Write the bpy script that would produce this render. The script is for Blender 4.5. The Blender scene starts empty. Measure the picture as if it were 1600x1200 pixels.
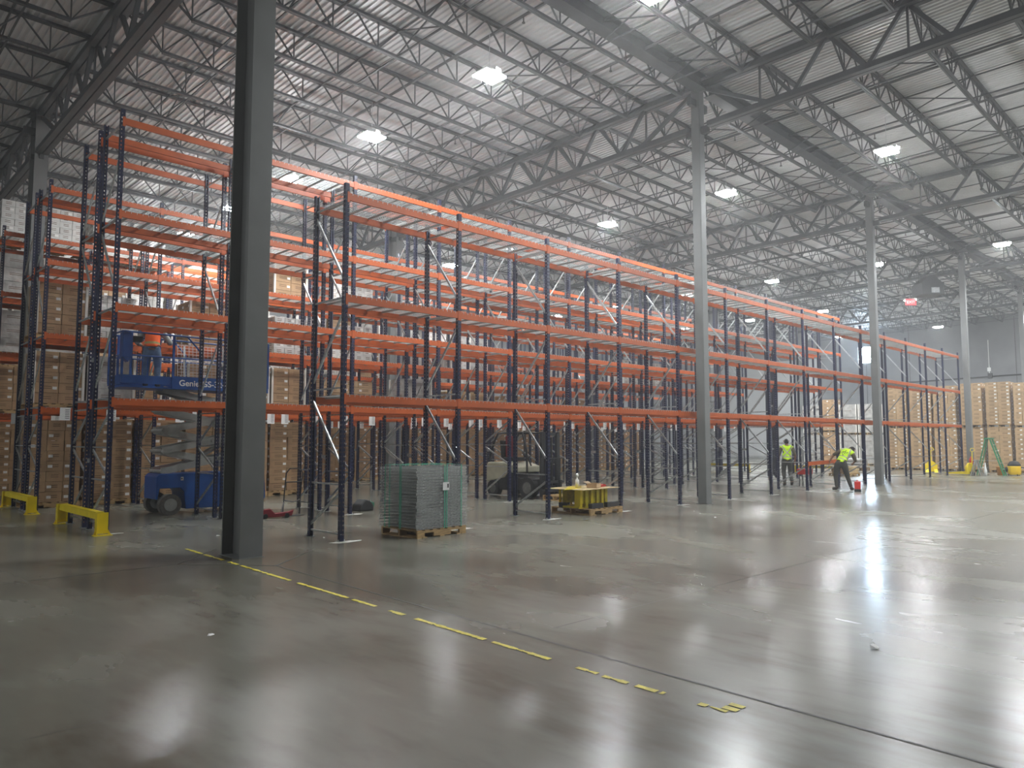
import bpy, math, random
from mathutils import Vector, Matrix
random.seed(7)
S = bpy.context.scene
COL = S.collection
PI = math.pi

# ------------------------------------------------------------------ materials
def new_mat(name):
    m = bpy.data.materials.new(name); m.use_nodes = True
    nt = m.node_tree
    return m, nt, nt.nodes['Principled BSDF']

def mat(name, col, rough=0.5, metal=0.0, noise=0.0, nscale=6.0, bump=0.0, bscale=60.0, spec=0.5, coat=0.0, coord='Object', stretch=None):
    m, nt, b = new_mat(name)
    b.inputs['Base Color'].default_value = (*col, 1)
    b.inputs['Roughness'].default_value = rough
    b.inputs['Metallic'].default_value = metal
    b.inputs['Specular IOR Level'].default_value = spec
    b.inputs['Coat Weight'].default_value = coat
    b.inputs['Coat Roughness'].default_value = 0.15
    if noise or bump:
        tc = nt.nodes.new('ShaderNodeTexCoord')
        mp = nt.nodes.new('ShaderNodeMapping')
        nt.links.new(tc.outputs[coord], mp.inputs['Vector'])
        if stretch: mp.inputs['Scale'].default_value = stretch
    if noise:
        n = nt.nodes.new('ShaderNodeTexNoise'); n.inputs['Scale'].default_value = nscale; n.inputs['Detail'].default_value = 5
        nt.links.new(mp.outputs[0], n.inputs['Vector'])
        r = nt.nodes.new('ShaderNodeValToRGB')
        r.color_ramp.elements[0].position = 0.3; r.color_ramp.elements[1].position = 0.7
        r.color_ramp.elements[0].color = (*[max(0, c*(1-noise)) for c in col], 1)
        r.color_ramp.elements[1].color = (*[min(1, c*(1+noise)) for c in col], 1)
        nt.links.new(n.outputs['Fac'], r.inputs['Fac']); nt.links.new(r.outputs[0], b.inputs['Base Color'])
    if bump:
        n2 = nt.nodes.new('ShaderNodeTexNoise'); n2.inputs['Scale'].default_value = bscale; n2.inputs['Detail'].default_value = 4
        nt.links.new(mp.outputs[0], n2.inputs['Vector'])
        bp = nt.nodes.new('ShaderNodeBump'); bp.inputs['Strength'].default_value = bump; bp.inputs['Distance'].default_value = 0.02
        nt.links.new(n2.outputs['Fac'], bp.inputs['Height']); nt.links.new(bp.outputs[0], b.inputs['Normal'])
    return m

def emit(name, col, strength):
    m, nt, b = new_mat(name)
    b.inputs['Base Color'].default_value = (*col, 1)
    b.inputs['Emission Color'].default_value = (*col, 1)
    b.inputs['Emission Strength'].default_value = strength
    return m

M = dict(
    navy=mat('navy_paint', (0.008, 0.012, 0.048), 0.34, noise=.25, nscale=8),
    orange=mat('orange_paint', (0.47, 0.088, 0.011), 0.44, noise=.12, nscale=4),
    galv=mat('galvanized_steel', (0.50, 0.52, 0.52), 0.38, metal=0.85, noise=.22, nscale=18),
    wire=mat('galvanized_wire', (0.50, 0.52, 0.51), 0.42, metal=0.45),
    channel=mat('deck_channel', (0.46, 0.48, 0.47), 0.42, metal=0.6),
    steel=mat('grey_primer', (0.070, 0.073, 0.078), 0.55, noise=.15, nscale=3),
    column=mat('column_paint', (0.185, 0.19, 0.187), 0.5, noise=.10, nscale=1.5),
    yellow=mat('safety_yellow', (0.80, 0.62, 0.005), 0.4, noise=.08),
    yellow_dirty=mat('worn_yellow', (0.62, 0.52, 0.01), 0.45, noise=.25, nscale=9),
    wood=mat('pallet_wood', (0.44, 0.29, 0.13), 0.75, noise=.3, nscale=5, stretch=(1, 6, 6)),
    wood_dark=mat('old_wood', (0.22, 0.13, 0.06), 0.8, noise=.3, nscale=5),
    ply=mat('plywood_sheet', (0.62, 0.48, 0.26), 0.7, noise=.15, nscale=4),
    carton=mat('brown_carton', (0.40, 0.25, 0.125), 0.62, noise=.12, nscale=3, bump=.45, bscale=9, coat=.6),
    carton_b=mat('light_carton', (0.50, 0.34, 0.185), 0.5, noise=.16, nscale=3, bump=.6, bscale=6, coat=.7),
    carton_w=mat('white_carton', (0.62, 0.61, 0.58), 0.55, noise=.10, nscale=4, bump=.3, bscale=8, coat=.4),
    wrapgrey=mat('grey_film_load', (0.36, 0.35, 0.33), 0.35, noise=.25, nscale=5, bump=.5, bscale=9, coat=.5),
    mark=mat('printed_mark', (0.13, 0.075, 0.035), 0.7),
    label=mat('white_label', (0.82, 0.81, 0.78), 0.6),
    paper=mat('white_paper', (0.80, 0.80, 0.78), 0.7, noise=.08, nscale=40),
    ink=mat('black_ink', (0.02, 0.02, 0.02), 0.6),
    white=mat('white_plastic', (0.75, 0.76, 0.74), 0.4),
    corner=mat('edge_protector', (0.70, 0.68, 0.62), 0.6),
    black=mat('black_rubber', (0.018, 0.018, 0.019), 0.6, noise=.3, nscale=10),
    dark=mat('charcoal_metal', (0.030, 0.031, 0.033), 0.45, noise=.2),
    tyre=mat('grey_tyre', (0.115, 0.11, 0.10), 0.8, noise=.25, nscale=12),
    lift_blue=mat('lift_blue', (0.010, 0.075, 0.30), 0.38, noise=.12, nscale=5),
    lift_arm=mat('lift_arm_grey', (0.34, 0.35, 0.33), 0.45, noise=.12),
    cream=mat('forklift_cream', (0.44, 0.42, 0.31), 0.4, noise=.1),
    maroon=mat('maroon_cloth', (0.20, 0.012, 0.02), 0.7),
    red=mat('tool_red', (0.55, 0.03, 0.02), 0.4, noise=.1),
    green=mat('ladder_green', (0.03, 0.22, 0.10), 0.45, noise=.1),
    teal=mat('green_strap', (0.05, 0.42, 0.26), 0.4),
    toolgreen=mat('tool_green', (0.01, 0.13, 0.07), 0.45),
    bucket=mat('orange_bucket', (0.70, 0.30, 0.04), 0.45),
    vac=mat('vac_yellow', (0.78, 0.50, 0.01), 0.4),
    glass=mat('clear_bottle', (0.7, 0.75, 0.75), 0.1),
    skin=mat('skin', (0.30, 0.16, 0.10), 0.55, noise=.08, nscale=20),
    hair=mat('dark_hair', (0.012, 0.010, 0.010), 0.8, noise=.3, nscale=60),
    shirt_o=mat('olive_shirt', (0.10, 0.085, 0.055), 0.85, noise=.15, nscale=20),
    shirt_g=mat('grey_shirt', (0.32, 0.33, 0.31), 0.85, noise=.1, nscale=20),
    pants=mat('dark_olive_trousers', (0.045, 0.045, 0.038), 0.85, noise=.2, nscale=12),
    jeans=mat('blue_denim', (0.11, 0.17, 0.26), 0.85, noise=.25, nscale=10),
    boots=mat('dark_boots', (0.03, 0.024, 0.02), 0.7),
    hat_o=mat('orange_hard_hat', (0.90, 0.16, 0.02), 0.35),
    duct=mat('dark_duct', (0.055, 0.056, 0.06), 0.6, noise=.1),
    stain=mat('floor_dust', (0.55, 0.54, 0.50), 0.7),
    pipe=mat('pipe_grey', (0.10, 0.10, 0.105), 0.5),
    hose=mat('blue_hose', (0.02, 0.06, 0.12), 0.5),
)
M['lamp'] = emit('lamp_panel', (0.95, 0.98, 1.0), 620.0)
M['sensor'] = emit('lamp_sensor', (0.95, 0.98, 1.0), 40.0)
M['daylight'] = emit('daylight_pane', (0.62, 0.80, 1.0), 150.0)
M['exit'] = emit('exit_sign_face', (1.0, 0.05, 0.06), 1.6)
M['beacon'] = emit('orange_beacon', (1.0, 0.25, 0.03), 3.0)

def vest_mat(name, base, kind):
    m, nt, b = new_mat(name)
    b.inputs['Roughness'].default_value = 0.7
    N = nt.nodes; L = nt.links
    uv = N.new('ShaderNodeUVMap'); sp = N.new('ShaderNodeSeparateXYZ'); L.new(uv.outputs[0], sp.inputs[0])
    def math_(op, a, b_=None):
        n = N.new('ShaderNodeMath'); n.operation = op
        for i, v in enumerate((a, b_)):
            if v is None: continue
            if isinstance(v, (int, float)): n.inputs[i].default_value = v
            else: L.new(v, n.inputs[i])
        return n.outputs[0]
    def band(c, v0, w):
        return math_('LESS_THAN', math_('ABSOLUTE', math_('SUBTRACT', c, v0)), w)
    u, v = sp.outputs[0], sp.outputs[1]
    masks = []
    if kind == 'cross':
        masks.append(band(v, 0.13, 0.022))
        au = math_('ABSOLUTE', u)
        d = math_('SUBTRACT', au, math_('MULTIPLY', math_('ABSOLUTE', math_('SUBTRACT', v, 0.30)), 0.75))
        masks.append(math_('MULTIPLY', math_('LESS_THAN', math_('ABSOLUTE', d), 0.022), math_('GREATER_THAN', v, 0.13)))
    elif kind == 'bands':
        masks.append(band(v, 0.10, 0.02)); masks.append(band(v, 0.22, 0.02))
        masks.append(math_('MULTIPLY', band(math_('ABSOLUTE', u), 0.13, 0.02), math_('GREATER_THAN', v, 0.22)))
    else:
        masks.append(band(v, 0.15, 0.028))
    tot = masks[0]
    for k in masks[1:]: tot = math_('MAXIMUM', tot, k)
    mix = N.new('ShaderNodeMix'); mix.data_type = 'RGBA'
    mix.inputs[6].default_value = (*base, 1)
    mix.inputs[7].default_value = (0.40, 0.40, 0.34, 1) if kind != 'one' else (0.42, 0.36, 0.14, 1)
    L.new(tot, mix.inputs[0]); L.new(mix.outputs[2], b.inputs['Base Color'])
    return m
M['vest_y1'] = vest_mat('lime_vest_cross', (0.62, 0.95, 0.01), 'cross')
M['vest_y2'] = vest_mat('lime_vest_bands', (0.62, 0.95, 0.01), 'bands')
M['vest_o'] = vest_mat('orange_vest', (0.95, 0.13, 0.01), 'one')

def film_mat():
    m, nt, b = new_mat('plastic_film')
    b.inputs['Base Color'].default_value = (0.75, 0.77, 0.75, 1)
    b.inputs['Roughness'].default_value = 0.22
    b.inputs['Specular IOR Level'].default_value = 0.8
    N = nt.nodes; L = nt.links
    tc = N.new('ShaderNodeTexCoord')
    n = N.new('ShaderNodeTexNoise'); n.inputs['Scale'].default_value = 5; n.inputs['Detail'].default_value = 7; n.inputs['Distortion'].default_value = .3
    mp = N.new('ShaderNodeMapping'); mp.inputs['Scale'].default_value = (1.2, 1.2, 5); L.new(tc.outputs['Object'], mp.inputs['Vector']); L.new(mp.outputs[0], n.inputs['Vector'])
    bp = N.new('ShaderNodeBump'); bp.inputs['Strength'].default_value = 0.6; bp.inputs['Distance'].default_value = 0.03
    L.new(n.outputs['Fac'], bp.inputs['Height']); L.new(bp.outputs[0], b.inputs['Normal'])
    r = N.new('ShaderNodeMapRange'); r.inputs[1].default_value = .35; r.inputs[2].default_value = .75; r.inputs[3].default_value = .05; r.inputs[4].default_value = .32
    L.new(n.outputs['Fac'], r.inputs[0]); L.new(r.outputs[0], b.inputs['Alpha'])
    return m
M['film'] = film_mat()

def floor_mat():
    m, nt, b = new_mat('polished_concrete')
    N = nt.nodes; L = nt.links
    tc = N.new('ShaderNodeTexCoord')
    def noise(scale, detail, dist=0.0, st=(1, 1, 1)):
        mp = N.new('ShaderNodeMapping'); mp.inputs['Scale'].default_value = st
        L.new(tc.outputs['Object'], mp.inputs['Vector'])
        n = N.new('ShaderNodeTexNoise'); n.inputs['Scale'].default_value = scale; n.inputs['Detail'].default_value = detail
        n.inputs['Distortion'].default_value = dist; L.new(mp.outputs[0], n.inputs['Vector']); return n.outputs['Fac']
    a = noise(0.22, 3, .5, (1, .7, 1)); c = noise(.8, 5, .3, (1, .45, 1)); d = noise(6, 7, .2, (1, .3, 1))
    def mul(x, k, add=None):
        n = N.new('ShaderNodeMath'); n.operation = 'MULTIPLY_ADD'; L.new(x, n.inputs[0]); n.inputs[1].default_value = k
        if add is None: n.inputs[2].default_value = 0
        else: L.new(add, n.inputs[2])
        return n.outputs[0]
    t = mul(d, .14, mul(c, .30, mul(a, .56)))
    r = N.new('ShaderNodeValToRGB'); e = r.color_ramp.elements; r.color_ramp.interpolation = 'EASE'
    e[0].position = .40; e[0].color = (0.112, 0.103, 0.079, 1); e[1].position = .61; e[1].color = (0.235, 0.235, 0.195, 1)
    x = e.new(.5); x.color = (0.178, 0.173, 0.140, 1)
    L.new(t, r.inputs['Fac']); L.new(r.outputs[0], b.inputs['Base Color'])
    rr = N.new('ShaderNodeMapRange'); L.new(mul(c, .5, mul(a, .5)), rr.inputs[0]); rr.inputs[1].default_value = .38; rr.inputs[2].default_value = .62
    rr.inputs[3].default_value = .22; rr.inputs[4].default_value = .29
    L.new(rr.outputs[0], b.inputs['Roughness'])
    bp = N.new('ShaderNodeBump'); bp.inputs['Strength'].default_value = .03; bp.inputs['Distance'].default_value = .02
    L.new(noise(1.6, 3), bp.inputs['Height']); L.new(bp.outputs[0], b.inputs['Normal'])
    b.inputs['Specular IOR Level'].default_value = .44
    return m
M['floor'] = floor_mat()
M['slab_brown'] = M['floor']
M['deck'] = mat('galvanized_roof_deck', (0.70, 0.70, 0.705), 0.46, metal=.28, noise=.08, nscale=1.2)
M['wall'] = mat('tilt_up_concrete', (0.22, 0.225, 0.23), 0.85, noise=.22, nscale=.35)
M['wall_white'] = mat('pale_wall', (0.62, 0.63, 0.63), 0.8, noise=.06, nscale=.4)
M['joint'] = mat('joint_filler', (0.045, 0.042, 0.038), 0.6)
M['tape'] = mat('yellow_floor_paint', (0.66, 0.56, 0.05), 0.5, noise=.25, nscale=15)

# ------------------------------------------------------------------ mesh builder
class MB:
    def __init__(s): s.v = []; s.f = []; s.m = []; s.mi = 0
    def quad(s, *p):
        n = len(s.v); s.v += [tuple(q) for q in p]; s.f.append(tuple(range(n, n+len(p)))); s.m.append(s.mi)
    def box(s, x0, x1, y0, y1, z0, z1):
        n = len(s.v)
        s.v += [(x0,y0,z0),(x1,y0,z0),(x1,y1,z0),(x0,y1,z0),(x0,y0,z1),(x1,y0,z1),(x1,y1,z1),(x0,y1,z1)]
        for q in ((3,2,1,0),(4,5,6,7),(0,1,5,4),(1,2,6,5),(2,3,7,6),(3,0,4,7)):
            s.f.append(tuple(n+i for i in q)); s.m.append(s.mi)
        return s
    def bar(s, p, q, w, h=None, up=(0, 0, 1)):
        h = w if h is None else h
        p = Vector(p); q = Vector(q); d = (q-p).normalized(); u = Vector(up)
        if abs(d.dot(u)) > .98: u = Vector((0, 1, 0))
        a = d.cross(u).normalized()*w/2; b = a.normalized().cross(d).normalized()*h/2
        n = len(s.v)
        for e in (p, q):
            for k in ((-1,-1),(1,-1),(1,1),(-1,1)): s.v.append(tuple(e+a*k[0]+b*k[1]))
        for f in ((0,1,2,3),(7,6,5,4),(0,4,5,1),(1,5,6,2),(2,6,7,3),(3,7,4,0)):
            s.f.append(tuple(n+i for i in f)); s.m.append(s.mi)
        return s
    def tube(s, pts, r, n=8, caps=True):
        pts = [Vector(p) for p in pts]; base = len(s.v); rs = r if isinstance(r, (list, tuple)) else [r]*len(pts)
        ref = None
        for i, p in enumerate(pts):
            d = (pts[min(i+1, len(pts)-1)]-pts[max(i-1, 0)]).normalized()
            if ref is None:
                ref = Vector((0, 0, 1)) if abs(d.z) < .9 else Vector((1, 0, 0))
            a = d.cross(ref).normalized(); b = a.cross(d).normalized(); ref = b
            for k in range(n):
                t = 2*PI*k/n; s.v.append(tuple(p+(a*math.cos(t)+b*math.sin(t))*rs[i]))
        for i in range(len(pts)-1):
            for k in range(n):
                k2 = (k+1) % n
                s.f.append((base+i*n+k, base+i*n+k2, base+(i+1)*n+k2, base+(i+1)*n+k)); s.m.append(s.mi)
        if caps:
            s.f.append(tuple(base+k for k in range(n))[::-1]); s.m.append(s.mi)
            s.f.append(tuple(base+(len(pts)-1)*n+k for k in range(n))); s.m.append(s.mi)
        return s
    def cyl(s, c, axis, r, l, n=20):
        a = Vector(axis).normalized()*l/2; c = Vector(c); return s.tube([c-a, c+a], r, n)
    def lathe(s, prof, c=(0, 0, 0), n=20):
        base = len(s.v)
        for r, z in prof:
            for k in range(n):
                t = 2*PI*k/n; s.v.append((c[0]+r*math.cos(t), c[1]+r*math.sin(t), c[2]+z))
        for i in range(len(prof)-1):
            for k in range(n):
                k2 = (k+1) % n
                s.f.append((base+i*n+k, base+i*n+k2, base+(i+1)*n+k2, base+(i+1)*n+k)); s.m.append(s.mi)
        s.f.append(tuple(base+k for k in range(n))[::-1]); s.m.append(s.mi)
        s.f.append(tuple(base+(len(prof)-1)*n+k for k in range(n))); s.m.append(s.mi)
        return s
    def prism(s, pts, axis, a0, a1):
        # polygon pts in the two other axes, extruded along axis 'x','y' or 'z'
        def mk(p, t):
            return {'x': (t, p[0], p[1]), 'y': (p[0], t, p[1]), 'z': (p[0], p[1], t)}[axis]
        n = len(s.v); k = len(pts)
        s.v += [mk(p, a0) for p in pts]+[mk(p, a1) for p in pts]
        s.f.append(tuple(range(n, n+k))); s.m.append(s.mi)
        s.f.append(tuple(range(n+2*k-1, n+k-1, -1))); s.m.append(s.mi)
        for i in range(k):
            j = (i+1) % k; s.f.append((n+j, n+i, n+k+i, n+k+j)); s.m.append(s.mi)
        return s
    def mesh(s, name, mats, smooth=False):
        me = bpy.data.meshes.new(name); me.from_pydata(s.v, [], s.f)
        for m in (mats if isinstance(mats, (list, tuple)) else [mats]): me.materials.append(m)
        if any(s.m): me.polygons.foreach_set('material_index', s.m)
        if smooth: me.polygons.foreach_set('use_smooth', [True]*len(me.polygons))
        me.update(); return me
    def build(s, name, mats, parent=None, loc=(0, 0, 0), rot=0, smooth=False, bevel=0):
        o = inst(name, s.mesh(name, mats, smooth), parent, loc, rot)
        if bevel:
            md = o.modifiers.new('b', 'BEVEL'); md.width = bevel; md.segments = 2; md.limit_method = 'ANGLE'
        return o

def inst(name, me, parent=None, loc=(0, 0, 0), rot=0):
    o = bpy.data.objects.new(name, me); COL.objects.link(o)
    o.location = loc
    o.rotation_euler = rot if isinstance(rot, (tuple, list)) else (0, 0, rot)
    if parent: o.parent = parent
    return o
def tag(o, label=None, cat=None, group=None, kind=None):
    if label: o['label'] = label
    if cat: o['category'] = cat
    if group: o['group'] = group
    if kind: o['kind'] = kind
    return o
def empty(name, loc=(0, 0, 0), rot=0, label=None, cat=None, group=None):
    o = inst(name, None, None, loc, rot); o.empty_display_size = .2
    return tag(o, label, cat, group)

# ------------------------------------------------------------------ camera
CAMH = 1.68
f_px = 1160.0
cam = bpy.data.cameras.new('camera'); camo = bpy.data.objects.new('camera', cam); COL.objects.link(camo)
cam.sensor_width = 36; cam.lens = 36*f_px/1600; cam.clip_end = 300
hd = math.atan(1191/math.hypot(f_px, 88)); pitch = math.atan(88/f_px)
camo.location = (0, 0, CAMH); camo.rotation_euler = (PI/2+pitch, 0, hd-PI/2)
S.camera = camo

# ------------------------------------------------------------------ setting
XW, XE, YR, YL = -14.0, 67.7, -14.0, 39.1
def zr(y): return 11.62-0.016*(y-8)          # underside of the roof deck
m = MB(); m.quad((XW,YR,0),(XE,YR,0),(XE,YL,0),(XW,YL,0)); tag(m.build('floor', M['floor']), kind='structure')
def wall(name, pts, material):
    m = MB(); m.quad(*pts); tag(m.build(name, material), kind='structure')
# end wall with a real window opening
m = MB()
wy0, wy1, wz0, wz1 = 24.05, 25.38, 8.45, 9.90
ZT = 12.0
m.box(XE, XE+.25, YR, wy0, 0, ZT); m.box(XE, XE+.25, wy1, YL, 0, ZT)
m.box(XE, XE+.25, wy0, wy1, 0, wz0); m.box(XE, XE+.25, wy0, wy1, wz1, ZT)
tag(m.build('wall_east', M['wall']), kind='structure')
m = MB()
for y in (-9, -1.5, 6, 13.6, 21.2): m.box(XE-.012, XE+.02, y-.02, y+.02, 0, 11.3)
tag(m.build('trim_1', M['joint']), kind='structure')
m = MB(); m.box(XW-.25, XE+.25, YL, YL+.25, 0, ZT); tag(m.build('wall_north', M['wall']), kind='structure')
m = MB(); m.box(XE-.05, XE, 29.1, YL, 0, 9.2); tag(m.build('trim_3', M['wall_white']), kind='structure')  # paler stretch of the end wall, up to the far corner
m = MB(); m.box(XW-.25, XE+.25, YR-.25, YR, 0, ZT); tag(m.build('wall_south', M['wall']), kind='structure')
m = MB(); m.box(XW-.25, XW, YR, YL, 0, ZT); tag(m.build('wall_west', M['wall']), kind='structure')
wf = MB(); wf.quad((XE+.12,wy0,wz0),(XE+.12,wy1,wz0),(XE+.12,wy1,wz1),(XE+.12,wy0,wz1))
w1 = wf.build('window_1', M['daylight']); tag(w1, kind='structure')
m = MB()
for y in (wy0, (wy0+wy1)/2, wy1): m.box(XE+.04, XE+.1, y-.03, y+.03, wz0, wz1)
for z in (wz0, wz1): m.box(XE+.04, XE+.1, wy0, wy1, z-.03, z+.03)
m.build('window_frame', M['galv'], w1)

# corrugated roof deck, ribs running across the joists
m = MB(); p = 0.1524; x = XW; prof = []
while x < XE:
    prof += [(x, 0), (x+.045, 0), (x+.062, .038), (x+.135, .038)]; x += p
for (xa, za), (xb, zb) in zip(prof[:-1], prof[1:]):
    m.quad((xa,YR,zr(YR)+za),(xb,YR,zr(YR)+zb),(xb,YL,zr(YL)+zb),(xa,YL,zr(YL)+za))
tag(m.build('ceiling', M['deck']), kind='structure')

# columns (wide flange sections)
GX = [4.9, 17.6, 30.15, 42.5, 55.1]
GYs = [10.6, 24.9]
def column_mb(h, bf=.34, d=.62, t=.026):
    m = MB()
    m.box(-bf/2, bf/2, -d/2, -d/2+t, 0, h); m.box(-bf/2, bf/2, d/2-t, d/2, 0, h); m.box(-.012, .012, -d/2+t, d/2-t, 0, h)
    return m
names = {(0,0):'thick grey steel column nearest the camera, behind the yellow floor line',
 (1,0):'grey steel column halfway along the front rack run, right of the yellow guard pallet',
 (2,0):'grey steel column beside the worker bending at the rack front',
 (3,0):'farthest slim grey steel column, in front of the stacked cartons',
 (4,0):'grey steel column beyond the stacked cartons at right edge',
 (0,1):'dark steel column at the left ends of the rear racks',
 (1,1):'grey steel column rising among the rear racks behind the front racks',
 (2,1):'grey steel column deep in the racks, second from the end window side',
 (3,1):'grey steel column at far end of the rear racks',
 (4,1):'grey steel column behind the racks nearest the end wall window'}
for i, gx in enumerate(GX):
    for j, gy in enumerate(GYs):
        h = zr(gy)-1.0 if False else zr(gy)-.16
        c = empty('steel_column', (gx if (i, j) != (0, 0) else 4.86, gy if j else (10.63 if i == 0 else 10.67), 0), 0, names[(i, j)], 'column', 'steel columns of the building')
        if (i, j) == (0, 0) or j: column_mb(h).build('column_shaft', M['column'], c)
        else:
            q = MB(); q.box(-.135, .135, -.13, .13, 0, h); q.build('column_shaft', M['column'], c, bevel=.022)
        b = MB(); b.box(-.3, .3, -.28, .28, h-.02, h+.02); b.box(-.42, .42, -.06, .06, h-.60, h-.40); b.box(-.06, .06, -.34, .34, h-1.35, h-1.15)
        b.build('cap_bracket', M['steel'], c)
        b = MB(); b.box(-.19, .19, -.33, .33, 0, .006) if (i, j) == (0, 0) or j else b.box(-.17, .17, -.17, .17, 0, .012); b.build('base_plate', M['column'], c)

# open web joists, spanning along X between the girders
def joist_meshes(L):
    top = MB(); top.box(0, L, -.065, -.008, -.062, 0); top.box(0, L, .008, .065, -.062, 0)
    bot = MB(); a = .95; bot.box(a, L-a, -.05, -.006, -.74, -.68); bot.box(a, L-a, .006, .05, -.74, -.68)
    web = MB(); n = 9; pw = (L-2*a)/n
    for k in range(n+1):
        xb = a+k*pw
        web.bar((xb, 0, -.70), (xb, 0, -.03), .026)
        if k < n: web.bar((xb, 0, -.70), (xb+pw/2, 0, -.03), .032); web.bar((xb+pw/2, 0, -.03), (xb+pw, 0, -.70), .032)
    web.bar((a, 0, -.70), (.12, 0, -.05), .04); web.bar((L-a, 0, -.70), (L-.12, 0, -.05), .04)
    web.bar((a+.0, 0, -.7), (a-.42, 0, -.03), .026); web.bar((L-a, 0, -.7), (L-a+.42, 0, -.03), .026)
    return top.mesh('joist_top_chord', M['steel']), bot.mesh('joist_bottom_chord', M['steel']), web.mesh('joist_web', M['steel'])
bays = [(-7.8, 4.9), (4.9, 17.6), (17.6, 30.15), (30.15, 42.5), (42.5, 55.1), (55.1, 67.7)]
JY = [10.6+1.78*k for k in range(-6, 16)]
bay_words = ['left of the first roof girder', 'between the first and second roof girders', 'between the second and third roof girders',
             'between the third and fourth roof girders', 'beyond the fourth roof girder', 'in the bay against the end wall']
for bi, (xa, xb) in enumerate(bays):
    L = xb-xa; t, b_, w = joist_meshes(L)
    for y in JY:
        if bi == 0 and y < 9: continue
        j = empty('roof_joist', (xa, y, zr(y)-.002), 0, 'dark open-web steel roof joist '+bay_words[bi], 'roof joist', 'open-web joists '+bay_words[bi])
        inst('top_chord', t, j); inst('bottom_chord', b_, j); inst('web', w, j)
# joist girders along Y
def girder(x, y0, y1, lab):
    g = empty('roof_girder', (x, 0, 0), 0, lab, 'roof girder', 'deep roof girders between columns')
    def T(y): return zr(y)-.16
    def B(y): return zr(y)-1.32
    a = MB(); b = MB(); w = MB()
    for s in (-1, 1):
        a.bar((s*.085, y0, T(y0)), (s*.085, y1, T(y1)), .14, .15); b.bar((s*.085, y0+.3, B(y0)), (s*.085, y1-.3, B(y1)), .14, .14)
    n = round((y1-y0)/1.78); pw = (y1-y0)/n
    for k in range(n):
        ya = y0+k*pw; yb = ya+pw; ym = (ya+yb)/2
        if k in (0, n-1):
            yy = yb if k == 0 else ya; yo = ya if k == 0 else yb
            w.bar((0, yo, T(yo)), (0, yy+(.3 if k == 0 else -.3), B(yy)), .10)
        else:
            w.bar((-.05, ya, T(ya)), (-.05, ym, B(ym)), .09); w.bar((.05, ym, B(ym)), (.05, yb, T(yb)), .09)
        w.bar((0, ya, T(ya)), (0, ya, B(ya)), .045) if k % 2 else None
    for k in range(n+1):
        y = y0+k*pw; a.box(-.10, .10, y-.07, y+.07, T(y)+.05, zr(y)-.06)
    for (q, nm) in ((a, 'top_chord'), (b, 'bottom_chord'), (w, 'web')): q.build(nm, M['steel'], g)
gl = ['first', 'second', 'third', 'fourth', 'fifth']
for i, gx in enumerate(GX):
    girder(gx, 10.6-14.24, 10.6, 'deep steel truss girder in front of the %s front column' % gl[i])
    girder(gx, 10.6, 24.84, 'deep steel truss girder behind the %s front column' % gl[i])
    girder(gx, 24.84, 39.08, 'steel truss girder from the %s rear column to the side wall' % gl[i])
# heavy tie beam on the column line
for i, (xa, xb) in enumerate(bays[1:5]):
    t = MB(); y = 10.42
    t.box(xa+.2, xb-.2, y-.17, y+.17, zr(y)-.40, zr(y)-.375); t.box(xa+.2, xb-.2, y-.17, y+.17, zr(y)-.03, zr(y)-.005); t.box(xa+.2, xb-.2, y-.012, y+.012, zr(y)-.38, zr(y)-.02)
    tag(t.build('tie_beam', M['steel']), 'wide dark roof beam on the column line, %s stretch from the left' % gl[i], 'roof beam', 'roof beams on the column line')
# sprinkler pipes and bridging rows along Y
k = 0
for bi, (xa, xb) in enumerate(bays):
    L = xb-xa
    for fr in (.27, .52, .77):
        x = xa+L*fr; pm = MB()
        pm.tube([(x, -2, zr(-2)-.26), (x, 38.9, zr(38.9)-.26)], .036, 8)
        for y in [(-1+3.1*q) for q in range(13)]: pm.tube([(x, y, zr(y)-.26), (x, y, zr(y)-.42)], .016, 6); pm.tube([(x, y, zr(y)-.44), (x, y, zr(y)-.42)], .04, 6)
        tag(pm.build('sprinkler_pipe', M['pipe']), 'thin dark sprinkler pipe crossing the joists '+bay_words[bi], 'pipe', 'sprinkler pipes under the roof')
    for fr in (.18, .40, .65, .86):
        x = xa+L*fr; pm = MB()
        pm.bar((x, -2, zr(-2)-.71), (x, 38.9, zr(38.9)-.71), .035); pm.bar((x+.02, -2, zr(-2)-.09), (x+.02, 38.9, zr(38.9)-.09), .035)
        for q, y in enumerate(JY[:-1]):
            if q % 4 == 3 or y > 8.5 and y < 12.5: pm.bar((x, y, zr(y)-.70), (x, y+1.78, zr(y)-.09), .028); pm.bar((x+.01, y+1.78, zr(y)-.70), (x+.01, y, zr(y)-.09), .028)
        tag(pm.build('joist_bridging', M['steel']), 'thin steel bridging rods tying the joists '+bay_words[bi], 'bridging', 'bridging rods under the roof')

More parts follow.
